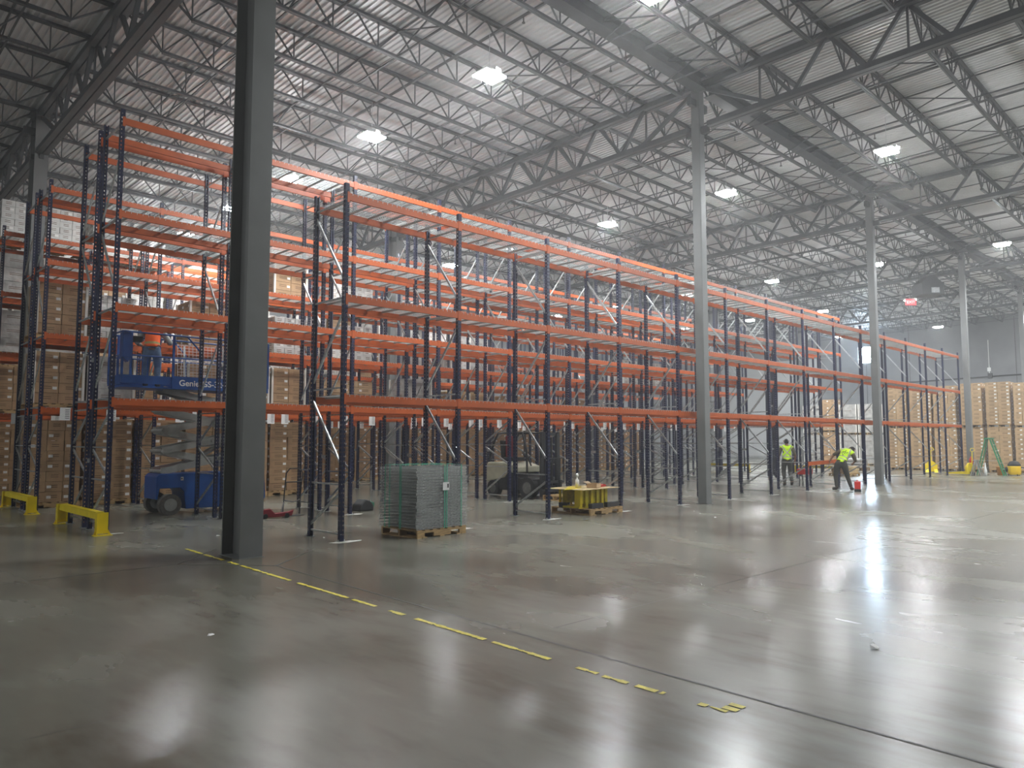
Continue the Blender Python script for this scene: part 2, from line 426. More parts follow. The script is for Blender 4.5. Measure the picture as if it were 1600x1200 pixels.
# high-bay lamps
def lamp_meshes():
    a = MB(); a.box(-.30, -.02, -.24, .24, .012, .05); a.box(.02, .30, -.24, .24, .012, .05); a.box(-.05, .05, -.27, .27, .05, .12)
    b = MB(); b.quad((-.29,-.23,-.02),(-.29,.23,-.02),(-.03,.23,-.02),(-.03,-.23,-.02)); b.quad((.03,-.23,-.02),(.03,.23,-.02),(.29,.23,-.02),(.29,-.23,-.02))
    for x0, x1 in ((-.29, -.03), (.03, .29)):
        for (xa, ya), (xb, yb) in (((x0,-.23),(x1,-.23)),((x1,-.23),(x1,.23)),((x1,.23),(x0,.23)),((x0,.23),(x0,-.23))):
            b.quad((xa,ya,-.02),(xb,yb,-.02),(xb,yb,.011),(xa,ya,.011))
    c = MB(); c.lathe([(.0, .05), (.05, .05), (.055, .0), (.03, -.03), (0, -.03)], (0.0, -.30, .0), 12)
    return a.mesh('lamp_housing', M['white']), b.mesh('lamp_panel', M['lamp']), c.mesh('lamp_sensor', M['sensor'])
LH, LP, LS = lamp_meshes()
lamps = []
for x, ys in ((-9.0, (13.0, 24.0)), (10.85, (7.5, 11.83, 16.5, 21.0, 25.2, 29.4, 33.6)), (21.8, (-3.0, 2.2, 7.2, 12.2, 17.15, 22.1, 26.4, 31.0, 35.5)),  # leftmost pair added out of view to brighten the near column's left face
              (35.8, (-8.0, -3.0, 2.4, 7.5, 12.5, 17.57, 22.6, 27.5, 32.5)), (46.5, (-3.0, 2.4, 7.5, 14.4, 19.5, 24.5, 29.5)), (59.0, (2.4, 9.5, 16.5, 23.5, 30.5))):
    for k, y in enumerate(ys): lamps.append((x, y, k))
row_w = {-9.0: 'unseen fill row added at left', 10.85: 'nearest lamp row', 21.8: 'second lamp row', 35.8: 'third lamp row', 46.5: 'fourth lamp row', 59.0: 'last lamp row by the end wall'}
ordw = ['first', 'second', 'third', 'fourth', 'fifth', 'sixth', 'seventh', 'eighth', 'ninth', 'tenth']
for x, y, k in lamps:
    z = 9.8
    l = empty('high_bay_lamp', (x, y, z), 0, 'lit white ceiling lamp, %s from right in the %s' % (ordw[k], row_w[x]), 'ceiling lamp', 'lit high-bay lamps')
    inst('lamp_housing', LH, l); inst('light_panel', LP, l); inst('sensor', LS, l)
    c = MB(); c.tube([(0, 0, .1), (0, 0, zr(y)-z-.72)], .006, 5); c.build('hanging_cable', M['galv'], l)

# ------------------------------------------------------------------ floor marks
m = MB()
m.quad((4.80,9.47,.002),(4.822,9.47,.002),(4.482,-2,.002),(4.46,-2,.002))
m.quad((1.0,5.0,.002),(4.6,5.0,.002),(4.6,5.004,.002),(1.0,5.004,.002))
m.quad((1.0,10.55,.002),(3.89,10.49,.002),(3.89,10.51,.002),(1.0,10.57,.002))
m.quad((3.89,10.49,.002),(4.80,9.45,.002),(4.82,9.47,.002),(3.91,10.51,.002))
m.quad((3.89,10.50,.002),(4.88,11.60,.002),(4.90,11.58,.002),(3.91,10.48,.002))
m.quad((4.80,9.47,.002),(5.98,10.52,.002),(6.00,10.50,.002),(4.82,9.45,.002))
m.quad((8.60,2.2,.002),(8.608,2.2,.002),(8.608,10.4,.002),(8.60,10.4,.002))
m.quad((12.4,-2,.002),(12.408,-2,.002),(12.408,10.4,.002),(12.4,10.4,.002))
m.quad((5.0,4.60,.002),(30,4.60,.002),(30,4.608,.002),(5.0,4.608,.002))
tag(m.build('trim_2', M['joint']), kind='structure')
m = MB(); rnd = random.Random(3)
segs = [(11.87,11.2),(11.1,10.4),(10.2,9.9),(9.8,8.35),(8.15,7.0),(6.9,6.45),(6.2,5.95),(5.75,4.75),(4.65,3.98),(3.70,3.50),(3.44,3.22),(3.15,2.98),(2.95,2.92),(2.66,2.60),(2.58,2.46)]
for a, b in segs:
    n = max(1, int((a-b)/.07)); 
    for k in range(n):
        y0 = a-(a-b)*k/n; y1 = a-(a-b)*(k+1)/n; xx = 4.25+(y0-2.5)*.031
        if y0 < 3.5: xx = 4.27
        wa = .022+rnd.random()*.014 if rnd.random() > .22 else .008; wb = .020+rnd.random()*.014
        m.quad((xx-wa,y0,.004),(xx-wb,y1,.004),(xx+wb*.8,y1,.004),(xx+wa*.8,y0,.004))
m.quad((4.30,2.52,.004),(4.30,2.42,.004),(4.36,2.42,.004),(4.36,2.52,.004)); m.quad((4.38,2.52,.004),(4.38,2.42,.004),(4.43,2.42,.004),(4.43,2.52,.004))
tag(m.build('floor_line', M['tape']), 'worn yellow painted line running across the concrete floor', 'floor line')

# ------------------------------------------------------------------ pallet racks
PITCH = 2.53; PW = .078; PD = .07
LV = [2.45, 4.20, 5.95, 7.72]
def post_mesh(h):
    m = MB(); hp = .076
    def strip(o, u, W, cols, hw=.020, hh=.028):
        o = Vector(o); u = Vector(u); z = .1
        def Q(a, b, z0, z1): m.quad(o+u*a+Vector((0,0,z0)), o+u*b+Vector((0,0,z0)), o+u*b+Vector((0,0,z1)), o+u*a+Vector((0,0,z1)))
        Q(0, W, 0, z)
        while z < h-.1:
            es = [0]
            for c in cols: es += [c-hw/2, c+hw/2]
            es.append(W)
            for i in range(0, len(es), 2): Q(es[i], es[i+1], z, z+hh)
            Q(0, W, z+hh, z+hp); z += hp
        Q(0, W, z, h)
    strip((-PW/2, 0, 0), (1, 0, 0), PW, (.021, .057))
    strip((-PW/2, 0, 0), (0, 1, 0), PD, (.035,)); strip((PW/2, 0, 0), (0, 1, 0), PD, (.035,))
    m.box(-PW/2, -PW/2+.022, PD-.003, PD, 0, h); m.box(PW/2-.022, PW/2, PD-.003, PD, 0, h)
    m.mi = 1
    m.box(-.075, .075, -.045, .095, 0, .008); m.lathe([(.012, .008), (.012, .035)], (.055, .02, 0), 8); m.lathe([(.012, .008), (.012, .035)], (-.055, .02, 0), 8)
    return m.mesh('upright_post', [M['navy'], M['galv']])
PM_S, PM_T = post_mesh(6.10), post_mesh(7.88)
def brace_mesh(h, dense):
    D = 1.07-2*.03; m = MB()
    def H(z): m.bar((0, .03, z), (0, 1.04, z), .034, .026)
    def Dg(y0, z0, y1, z1): m.bar((0, y0, z0), (0, y1, z1), .040, .028, (1, 0, 0))
    F, R_ = .04, 1.03
    if dense:
        for z in (.16, .95, 1.55, 2.28): H(z)
        Dg(R_, .24, F, .88); Dg(F, 1.02, R_, 1.50); Dg(R_, 1.62, F, 2.22)
        H(2.45)
    else:
        H(.12); H(.94); H(2.57); Dg(R_, .22, F, .82); Dg(F, 1.24, R_, 2.38)
    Dg(R_, 2.70, F, 3.90); H(4.12); Dg(F, 4.40, R_, 5.68); H(5.80)
    if h > 7: Dg(R_, 5.95, F, 7.05); H(7.60)
    return m.mesh('frame_brace', M['galv'])
BR_S, BR_SD, BR_T = brace_mesh(6.1, False), brace_mesh(6.1, True), brace_mesh(7.88, True)
def beam_mesh():
    L = PITCH-PW; m = MB()
    # stepped box section, outer face at y=0
    m.prism([(0, -.125), (.045, -.125), (.045, -.04), (.028, -.04), (.028, 0), (0, 0)], 'x', .004, L-.004)
    for x0, x1 in ((0, .006), (L-.006, L)): m.box(x0, x1, -.004, .05, -.165, .02)
    for x0, x1 in ((-.05, .004), (L-.004, L+.05)): m.box(x0+.008, x1-.0, -.006, -.0005, -.165, .02)
    return m.mesh('load_beam', M['orange'])
BEAM = beam_mesh()
def deck_mesh():
    W, D = 1.17, 1.0; m = MB(); y0 = .015; y1 = 1.055; z = .002
    def wire(p, q, r=.0042): m.bar(p, q, 2*r)
    n = 17
    for k in range(n):
        y = y0+.03+(y1-y0-.06)*k/(n-1); wire((0, y, z), (W, y, z))
    m.mi = 1
    for k in range(12):
        x = .02+(W-.04)*k/11
        m.bar((x, y0-.012, z+.006), (x, y1+.012, z+.006), .0084)
        m.bar((x, y0-.015, z+.006), (x, y0-.015, z-.035), .0064); m.bar((x, y1+.015, z+.006), (x, y1+.015, z-.035), .0064)
    m.mi = 2
    for x in (.16, .585, 1.01): m.prism([(x-.022, z-.004), (x+.022, z-.004), (x+.016, z-.034), (x-.016, z-.034)], 'y', .05, 1.02)
    return m.mesh('wire_deck', [M['wire'], M['wire'], M['channel']])
DECK = deck_mesh()
def tag_mesh():
    m = MB(); m.box(-.11, .11, -.004, -.001, -.15, .15); m.mi = 1
    for k in range(6): m.box(.0, .09, -.006, -.0035, .10-k*.04, .112-k*.04)
    return m.mesh('hanging_sheet', [M['paper'], M['ink']])
TAG = tag_mesh()
ROWS = [  # x0, bays, y near, levels, tall, deck rule
    (6.70, 14, 10.90, 3, False), (4.22, 13, 14.75, 4, True), (4.22, 13, 16.10, 4, True),
    (4.22, 13, 20.00, 4, True), (4.22, 13, 21.35, 4, True), (4.22, 13, 25.30, 4, True), (4.22, 13, 26.65, 4, True), (4.22, 13, 31.0, 4, True)]
RL = ['long front rack run of navy uprights and orange beams nearest the camera, all shelves empty',
      'second rack run, over the forklift, with a yellow guard at its left end',
      'third rack run, back to back with the second, beside the blue scissor lift',
      'fourth rack run with white sheets hung on its lowest orange beams',
      'fifth rack run back to back with the fourth, carton pallets in its left bays',
      'sixth rack run deep in the hall before the loaded rear run',
      'seventh rack run, back to back with the sixth, loaded with wrapped pallets',
      'rearmost rack run near the side wall, packed with pale wrapped pallets']
def has_deck(r, b, l):
    if r == 0: return True
    if r == 1: return not (l == 3 and b < 1)
    if r == 2: return not (l == 3 and b < 3)
    if r in (3, 5): return not (l == 3 and b % 5 == 2) and l < 4
    return l != 3 or b % 4
for r, (x0, nb, yn, nl, tall) in enumerate(ROWS):
    R0 = empty('pallet_rack', (x0, yn, 0), 0, RL[r], 'pallet rack', 'navy and orange pallet rack runs')
    pm = PM_T if tall else PM_S
    bm = BR_T if tall else BR_S
    for k in range(nb+1):
        inst('upright_post', pm, R0, (k*PITCH, 0, 0)); inst('upright_post', pm, R0, (k*PITCH, 1.07, 0), PI)
        inst('frame_brace', bm, R0, (k*PITCH, 0, 0))
    lv = LV[:nl] if nl == 4 else [2.45, 4.16, 5.93]
    for b in range(nb):
        for l, z in enumerate(lv):
            if r == 3 and l == 3 and b > 10: continue
            inst('load_beam', BEAM, R0, (b*PITCH+PW/2, .0, z)); inst('load_beam', BEAM, R0, ((b+1)*PITCH-PW/2, 1.07, z), PI)
            if has_deck(r, b, l):
                for q in (0, 1): inst('wire_deck', DECK, R0, (b*PITCH+PW/2+.045+q*1.19, 0, z))
        if r in (3, 5):
            for dx in ((.62, 1.05, 2.0) if b % 3 else (.5, 1.5)): inst('hanging_sheet', TAG, R0, (b*PITCH+dx, -.008, 2.30))
    if r in (1, 3, 5):
        sm = MB(); sm.box(-.02, .02, 1.075, 1.295, 1.25, 1.33)
        sme = sm.mesh('row_spacer', M['galv'])
        for k in range(nb+1): inst('row_spacer', sme, R0, (k*PITCH, 0, 0)); inst('row_spacer', sme, R0, (k*PITCH, 0, 1.95))

# ------------------------------------------------------------------ yellow end guards
def guard(x, y0, y1, lab, s=1):
    g = empty('rack_end_guard', (x, y0, 0), 0, lab, 'guard rail', 'yellow rack end guards')
    L = y1-y0
    r_ = MB(); r_.box(-.07*s, -.06*s, .1, L-.1, .28, .40) if s > 0 else r_.box(.06, .07, .1, L-.1, .28, .40)
    xx = sorted((-.07*s, .06*s)); r_.box(xx[0], xx[1], .1, L-.1, .395, .405)
    r_.build('guard_rail', M['yellow'], g)
    for yy in (0, L):
        e = MB(); e.box(-.10, .10, yy-.005, yy+.005, .03, .40); e.box(-.10, -.085, yy-.06, yy+.06, .0, .40)
        e.build('end_plate', M['yellow'], g)
        t = MB(); t.box(-.14, .15, yy-.11, yy+.06, 0, .012); t.prism([(-.14, .01), (-.09, .01), (-.09, .14)], 'y', yy-.01, yy+.0)
        t.prism([(.15, .01), (.10, .01), (.10, .10)], 'y', yy-.01, yy+.0)
        t.build('foot', M['yellow'], g)
guard(4.10, 14.60, 17.25, 'bright yellow steel guard at the left end of the second and third rack runs')
guard(4.10, 19.85, 22.50, 'yellow steel guard farther back at the left end of the fourth and fifth racks')
guard(37.25, 19.85, 22.50, 'yellow steel guard at the far right end of the middle racks', -1)
guard(37.25, 14.60, 17.25, 'yellow steel guard at the far right end of the second rack pair', -1)

# ------------------------------------------------------------------ pallets and loads
def pallet_mb(W=1.2, D=1.0, off=(0, 0)):
    m = MB(); n = 7; bw = .10
    for k in range(n):
        x = -W/2+k*(W-bw)/(n-1); m.box(x, x+bw, -D/2, D/2, .122, .14)
    for yy in (-D/2, -.02, D/2-.04):
        y0, y1 = yy, yy+.04
        m.box(-W/2, W/2, y0, y1, .085, .122)
        for a, b in ((-W/2, -W/2+.16), (-.20, .20), (W/2-.16, W/2)): m.box(a, b, y0, y1, .018, .085)
    for x in (-W/2, -W/2+.12, -.05, W/2-.22, W/2-.1): m.box(x, x+.1, -D/2, D/2, 0, .018)
    return m
PAL = pallet_mb().mesh('wooden_pallet', M['wood'])
def cartons_mb(W, D, H, nx, ny, nz, seed, lab_side=1, pr=1.0):
    rn = random.Random(seed); m = MB(); lb = MB(); z = .142; hz = (H-.142)/nz; g = .005
    for k in range(nz):
        for i in range(nx):
            for j in range(ny):
                dx = rn.uniform(-.008, .008); dy = rn.uniform(-.008, .008)
                x0 = -W/2+i*W/nx+g+dx; x1 = -W/2+(i+1)*W/nx-g+dx; y0 = -D/2+j*D/ny+g+dy; y1 = -D/2+(j+1)*D/ny-g+dy
                m.mi = 0; m.box(x0, x1, y0, y1, z+.003, z+hz-.003)
                m.mi = 1; cx = (x0+x1)/2; cz = z+hz*.55; w = (x1-x0)*.22
                if j == 0:
                    for t in (-1, 1): m.box(cx-w, cx+w, y0-.002, y0, cz+t*.025-.010, cz+t*.025+.006)
                    if rn.random() < pr: lx = x1-.13 if lab_side > 0 else x0+.03; lb.box(lx, lx+.10, y0-.004, y0-.001, z+hz*.35, z+hz*.35+.07)
                if i == 0:
                    cy = (y0+y1)/2; w2 = (y1-y0)*.22
                    for t in (-1, 1): m.box(x0-.002, x0, cy-w2, cy+w2, cz+t*.025-.010, cz+t*.025+.006)
                    if rn.random() < pr*.8: ly = y0+.04; lb.box(x0-.004, x0-.001, ly, ly+.10, z+hz*.35, z+hz*.35+.07)
        z += hz
    return m, lb
def load_kind(W, D, H, nx, ny, nz, seed, mm, side=1, pr=1.0, edges=False):
    m, lb = cartons_mb(W, D, H, nx, ny, nz, seed, side, pr)
    ed = None
    if edges:
        e = MB(); e.box(-.03, .03, -.03, .03, .14, H)
        ed = (e.mesh('edge_protector', M['corner']), W, D)
    return m.mesh('carton_stack', [mm, M['mark']]), lb.mesh('carton_label', M['label']), ed
LK = {
 'floor_a': load_kind(1.14, 1.0, 2.24, 2, 2, 9, 1, M['carton'], 1),
 'floor_b': load_kind(1.14, 1.0, 2.18, 3, 2, 8, 2, M['carton'], -1, .8),
 'big_a': load_kind(1.17, 1.1, 2.37, 2, 2, 12, 3, M['carton_b'], 1),
 'big_c': load_kind(1.14, 1.08, 2.37, 3, 2, 10, 13, M['carton_b'], 1, .55),
 'big_b': load_kind(1.17, 1.1, 2.33, 3, 3, 9, 4, M['carton_b'], -1, .9),
 'mid_a': load_kind(1.10, 1.0, 1.45, 2, 2, 5, 5, M['carton'], 1, .7, True),
 'mid_b': load_kind(1.05, 1.0, 1.30, 3, 2, 6, 6, M['carton_w'], 1, .3),
 'mid_c': load_kind(1.10, 1.0, 1.42, 1, 1, 3, 7, M['wrapgrey'], 1, .0, True),
 'mid_d': load_kind(1.12, 1.0, 1.20, 2, 2, 5, 8, M['carton_b'], -1, .9),
 'grey': load_kind(1.15, 1.1, 2.05, 1, 1, 2, 9, M['wrapgrey'], 1, .0, True),
}
def load(kind, x, y, z, label, group, rot=0):
    c = empty('pallet_load', (x, y, z), rot, label, 'pallet load', group)
    a, b, e = LK[kind]
    inst('wooden_pallet', PAL, c); inst('carton_stack', a, c)
    if len(b.polygons): inst('carton_label', b, c)
    if e:
        for sx, sy in ((-1, -1), (1, -1), (-1, 1), (1, 1)): inst('edge_protector', e[0], c, (sx*e[1]/2, sy*e[2]/2, 0))
    return c
rn = random.Random(11)
for b in range(11):
    for q in (0, 1): load('grey' if (b+q) % 3 == 0 else 'floor_a', 4.22+b*PITCH+.66+q*1.22, 31.55, 0, 'wrapped pallet on the floor under the rearmost rack', 'pallets on the floor under the rearmost rack')
# block-stacked cartons at right
posw = ['leftmost', 'second from left', 'third from left', 'fourth from left', 'fifth from left', 'sixth from left', 'rightmost']
for i in range(8):
    y = 15.05-i*1.25; w = posw[min(i, 6)] if i != 6 else 'seventh from left'
    for t in range(2):
        load('big_b' if i in (2, 5) else ('big_c' if (i+t) % 3 == 1 else 'big_a'), 46.05+rn.uniform(-.04, .04), y+rn.uniform(-.02, .02), t*(2.332 if i in (2, 5) else 2.372),
             'tall wrapped carton pallet in the right-hand block, %s, %s tier' % (w, 'upper' if t else 'ground'), 'block-stacked carton pallets at the right', rn.uniform(-.012, .012)-PI/2*0)
# grey wrapped stacks behind the rack end
for i in range(4):
    for t in range(2):
        load('grey' if i != 1 else 'floor_a', 52.0, 22.6-i*1.25, t*(2.052 if i != 1 else 2.242), 'grey wrapped pallet stack seen past the rack end, %s from left, %s' % (['first', 'second', 'third', 'fourth'][i], 'on top' if t else 'on the floor'), 'grey wrapped pallets past the rack end')
# floor pallets below the racks
for b in range(3):
    for q in (0, 1):
        load('floor_a' if (b+q) % 2 else 'floor_b', 4.22+b*PITCH+.66+q*1.22, 21.90, 0, 'brown carton pallet on the floor under the fifth rack, left bays', 'carton pallets on the floor under the fifth rack')
for b in range(13):
    for q in (0, 1):
        if b > 2 and rn.random() < .06: continue
        load('floor_b' if rn.random() < .4 else 'floor_a', 4.22+b*PITCH+.66+q*1.22, 27.2, 0, 'wrapped carton pallet on the floor under the seventh rack', 'carton pallets on the floor under the seventh rack')
lw = ['first', 'second', 'third', 'top']
for l, z in enumerate(LV):
    for b in range(13):
        for q in (0, 1):
            for r, yc, prob in ((4, 21.90, [.75, .55, .30, 0][l] if b < 4 else ([.15, .05, 0, 0][l])), (6, 27.2, [.95, .92, .85, .9 if b < 2 else 0][l] if b < 8 else [.35, .25, 0, 0][l]),
                (7, 31.55, ([.95, .9, .9, .6][l] if b < 9 else [.4, .2, 0, 0][l]))):
                if rn.random() < prob:
                    kk = rn.choice(['mid_a', 'mid_a', 'mid_c', 'mid_d'] if l == 0 else ['mid_b', 'mid_c', 'mid_b', 'mid_a'] if l < 3 else ['mid_b'])
                    load(kk, 4.22+b*PITCH+.66+q*1.22, yc, z+.012, 'wrapped pallet on the %s shelf of the %s rack' % (lw[l], {4: 'fifth', 6: 'seventh', 7: 'rearmost'}[r]),
                         'pallets on the %s shelf of the %s rack' % (lw[l], {4: 'fifth', 6: 'seventh', 7: 'rearmost'}[r]))

# ------------------------------------------------------------------ bundle of wire decks on a pallet
c = empty('wooden_pallet', (8.36, 10.84, 0), .05, 'wooden pallet under the wrapped stack of wire decks', 'pallet')
pallet_mb(1.14, 1.0).build('pallet_boards', M['wood'], c)
bd = empty('wire_deck_bundle', (8.36, 10.86, .14), .05, 'wrapped and strapped stack of galvanized wire decks on a pallet by the front rack', 'bundle of wire decks')
n = 20
def deck2():
    m = MB(); W, D = 1.17, 1.02
    for k in range(15): y = -D/2+D*k/14; m.bar((-W/2, y, 0), (W/2, y, 0), .008)
    for k in range(14): x = -W/2+W*k/13; m.bar((x, -D/2, .006), (x, D/2, .006), .008)
    m.mi = 1
    for x in (-.42, 0, .42): m.box(x-.02, x+.02, -D/2+.02, D/2-.02, -.028, -.004)
    m.mi = 0
    for y in (-D/2, D/2):
        for k in range(14): x = -W/2+W*k/13; m.bar((x, y, .006), (x, y, -.024), .008)
        m.bar((-W/2, y, -.024), (W/2, y, -.024), .008)
    return m.mesh('wire_deck', [M['wire'], M['channel']])
D2 = deck2()
for k in range(n):
    inst('wire_deck', D2, bd, (random.uniform(-.012, .012), random.uniform(-.012, .012), (.035+k*.0535)), random.uniform(-.012, .012))
fm = MB(); nx = 26; W, D, H = 1.20, 1.06, 1.10
def film_side(p0, p1, z0, z1, nu, nv):
    p0 = Vector(p0); p1 = Vector(p1); d = (p1-p0); nrm = Vector((d.y, -d.x, 0)).normalized(); g = []
    for j in range(nv+1):
        row = []
        for i in range(nu+1):
            t = i/nu; z = z0+(z1-z0)*j/nv; o = random.uniform(-.006, .008)*(1 if 0 < i < nu else .0)
            row.append(p0+d*t+nrm*o+Vector((0, 0, z)))
        g.append(row)
    for j in range(nv):
        for i in range(nu): fm.quad(g[j][i], g[j][i+1], g[j+1][i+1], g[j+1][i])
film_side((-W/2, -D/2, 0), (W/2, -D/2, 0), .02, H, 22, 22); film_side((-W/2, D/2, 0), (-W/2, -D/2, 0), .02, H, 22, 22)
film_side((W/2, -D/2, 0), (W/2, D/2, 0), .02, H, 22, 22)
for i in range(12):
    for j in range(12):
        x0 = -W/2+W*i/12; x1 = x0+W/12; y0 = -D/2+D*j/12; y1 = y0+D/12; fm.quad((x0,y0,H),(x1,y0,H),(x1,y1,H),(x0,y1,H))
fm.build('plastic_film', M['film'], bd)
for kind, pos in (('y', -.12), ('y', -.085), ('x', .02), ('x', .07), ('x', .42), ('y', .33), ('y', .20)):
    s = MB(); o = .010; t = .018
    if kind == 'x':
        s.box(pos, pos+t, -D/2-o-.002, -D/2-o, .0, H+.004); s.box(pos, pos+t, -D/2-o, D/2+o, H+.004, H+.007); s.box(pos, pos+t, D/2+o, D/2+o+.002, .0, H+.004)
    else:
        s.box(-W/2-o-.002, -W/2-o, pos, pos+t, .0, H+.004); s.box(-W/2-o, W/2+o, pos, pos+t, H+.004, H+.007); s.box(W/2+o, W/2+o+.002, pos, pos+t, .0, H+.004)
    s.build('strap', M['teal'], bd)
s = MB(); s.box(-.02, .13, -D/2-.017, -D/2-.014, .66, .80); s.mi = 1; s.box(.085, .115, -D/2-.019, -D/2-.0165, .70, .77); s.build('label', [M['paper'], M['ink']], bd)

# ------------------------------------------------------------------ pallet with yellow guards near the front rack
c = empty('wooden_pallet', (13.55, 11.35, 0), .03, 'wooden pallet carrying yellow steel frames beside the front rack', 'pallet')
pallet_mb(1.22, 1.15).build('pallet_boards', M['wood'], c)
P0 = (13.45, 11.38, .14)
fr = empty('steel_guard_stack', P0, .03, 'stack of bright yellow steel post guards standing on the pallet', 'post guards')
for k, x in enumerate((-.50, -.30, -.10, .12, .30, .44)):
    s = MB(); s.box(x-.04, x+.04, -.34, -.33, .02, .42); s.box(x-.045, x-.035, -.34, -.18, .02, .42); s.box(x-.04, x+.04, .28, .29, .02, .42); s.prism([(x-.09, 0), (x+.05, 0), (x-.03, .09)], 'y', -.345, -.325); s.box(x-.04, x+.04, -.34, .29, .02, .04)
    s.build('guard_post', M['yellow_dirty'] if k % 2 else M['yellow'], fr)
s = MB(); s.box(-.52, .48, -.34, .30, 0, .02); s.box(-.50, .46, -.30, -.28, .10, .40); s.box(-.50, .46, .2, .22, .10, .40); s.build('base_frame', M['yellow_dirty'], fr)
s = MB(); s.box(-.75, .72, -.52, .55, 0, .012); o = s.build('plywood_sheet', M['ply'], None, (13.45, 11.38, .565), .10); tag(o, 'thin plywood sheet lying on top of the yellow guards', 'board')
s = MB(); s.prism([(-.95, -.30), (.05, .45), (.35, .30), (-.1, -.05)], 'z', 0, .006); o = s.build('yellow_sheet', M['yellow'], None, (13.35, 11.35, .579), .0); tag(o, 'flat bright yellow sheet spread over the plywood', 'sheet')
s = MB(); s.lathe([(.0, 0), (.045, 0), (.045, .17), (.018, .20), (.018, .24)], (0, 0, 0), 16); s.mi = 1; s.lathe([(.016, .24), (.03, .26), (.03, .31), (.012, .33)], (0, 0, 0), 14)
o = s.build('spray_bottle', [M['white'], M['glass']], None, (13.20, 11.35, .586), 0, True); tag(o, 'white bottle standing on the plywood sheet', 'bottle')
s = MB(); t = .008
s.box(-.17, .17, -.12, -.12+t, 0, .10); s.box(-.17, .17, .12-t, .12, 0, .10); s.box(-.17, -.17+t, -.12, .12, 0, .10); s.box(.17-t, .17, -.12, .12, 0, .10); s.box(-.17, .17, -.12, .12, 0, .006)
s.quad((-.17,.12,.10),(.17,.12,.10),(.19,.20,.14),(-.19,.20,.14))
o = s.build('cardboard_box', M['carton_b'], None, (13.52, 11.12, .585), .4); tag(o, 'small open cardboard box on the plywood sheet', 'box')
s = MB(); s.prism([(-.16, 0), (.16, 0), (.16, .03), (.05, .055), (-.08, .05), (-.16, .025)], 'y', -.05, .05)
o = s.build('red_tool', M['red'], None, (13.98, 11.25, .585), .3); tag(o, 'small red tool lying at the right end of the plywood', 'tool')
for k, (x, y, L) in enumerate(((13.28, 10.86, .42), (13.92, 10.92, .5), (13.05, 11.62, .34))):
    s = MB(); s.box(-L/2, L/2, -.05, .05, 0, .11); s.build('timber_block', M['dark'], None, (x, y, .14), .1*k)
    tag(bpy.data.objects[-1] if False else COL.objects[-1], ['dark grey timber block at the near left edge of the guard pallet', 'dark grey block at the near right edge of the guard pallet', 'dark block behind the yellow guards on the pallet'][k], 'block', 'dark blocks on the guard pallet')
# small pallet in front of forklift
c = empty('wooden_pallet', (16.0, 14.15, 0), 0, 'empty wooden pallet on the floor in front of the forklift', 'pallet')
pallet_mb(1.15, .8).build('pallet_boards', M['wood'], c)
s = MB(); s.lathe([(.0, 0), (.30, 0), (.33, .05), (.28, .11), (.10, .13), (0, .13)], (0, 0, 0), 20)
tag(s.build('black_cover', M['black'], None, (16.75, 14.45, .14), 0, True), 'round black rubber cover lying by the forklift forks', 'cover')

# ------------------------------------------------------------------ forklift, facing the camera side (-Y)
F = empty('forklift', (15.9, 15.85, 0), 0, 'cream and black forklift standing under the second rack run', 'forklift'); F.scale = (.93, .93, .93)
s = MB(); s.prism([(-1.02, .22), (1.0, .22), (1.02, .75), (.85, .95), (.2, .90), (-.45, .62), (-1.02, .60)], 'x', -.52, .52); s.build('chassis', M['black'], F, bevel=.03)
s = MB(); s.prism([(.25, .62), (1.12, .45), (1.16, .95), (1.05, 1.10), (.3, 1.12), (-.35, .98), (-.35, .78), (.1, .78)], 'x', -.54, .54); s.build('body_cover', M['cream'], F, bevel=.04)
s = MB(); s.box(-.26, .26, .12, .62, 1.14, 1.26); s.prism([(.55, 1.22), (.72, 1.22), (.80, 1.80), (.68, 1.80)], 'x', -.25, .25); s.build('seat', M['black'], F, bevel=.03)
s = MB(); s.box(-.21, .21, .50, .56, 1.25, 1.95); s.build('hanging_jacket', M['maroon'], F, bevel=.02)
s = MB()
for x in (-.48, .48):
    s.tube([(x, .95, .62), (x, 1.02, 1.2), (x, .80, 1.75), (x, .62, 2.03), (x, -.50, 2.05), (x, -.68, 1.5), (x, -.72, .62)], .033, 8)
for y in (.6, .35, .1, -.15, -.4): s.tube([(-.48, y, 2.05), (.48, y, 2.05)], .018, 6)
s.build('overhead_guard', M['dark'], F)
s = MB(); s.tube([(0, -.42, 1.0), (0, -.22, 1.35)], .025, 8); 
ring = [(.17*math.cos(t*PI/8), -.22+.10*math.sin(t*PI/8)*.7, 1.36+.17*math.sin(t*PI/8)*.5) for t in range(17)]
s.tube(ring, .014, 6); s.build('steering_wheel', M['black'], F)
for x in (-.47, .47):
    for y, r in ((-.78, .33), (.78, .26)):
        w = MB(); w.cyl((0, 0, 0), (1, 0, 0), r, .20, 28); w.mi = 1; w.cyl((0, 0, 0), (1, 0, 0), r*.55, .215, 20); w.cyl((0, 0, 0), (1, 0, 0), r*.2, .235, 12)
        w.build('wheel', [M['black'], M['tyre']], F, (x, y, r), smooth=False)
s = MB()
for x in (-.36, .36): s.box(x-.045, x+.045, -1.28, -1.17, .08, 2.06); s.box(x*.8-.03, x*.8+.03, -1.30, -1.20, .10, 2.02)
for z in (.35, 1.15, 2.0): s.box(-.38, .38, -1.24, -1.18, z-.05, z+.05)
s.tube([(-.1, -1.2, .3), (-.1, -1.2, 1.9)], .03, 8); s.tube([(.1, -1.2, .3), (.1, -1.2, 1.9)], .03, 8)
s.build('mast', M['dark'], F)
s = MB(); s.box(-.50, .50, -1.38, -1.32, .22, .30); s.box(-.50, .50, -1.38, -1.32, .48, .56)
for k in range(7): s.bar((-.52+k*.173, -1.35, .5), (-.52+k*.173, -1.35, 1.25), .02)
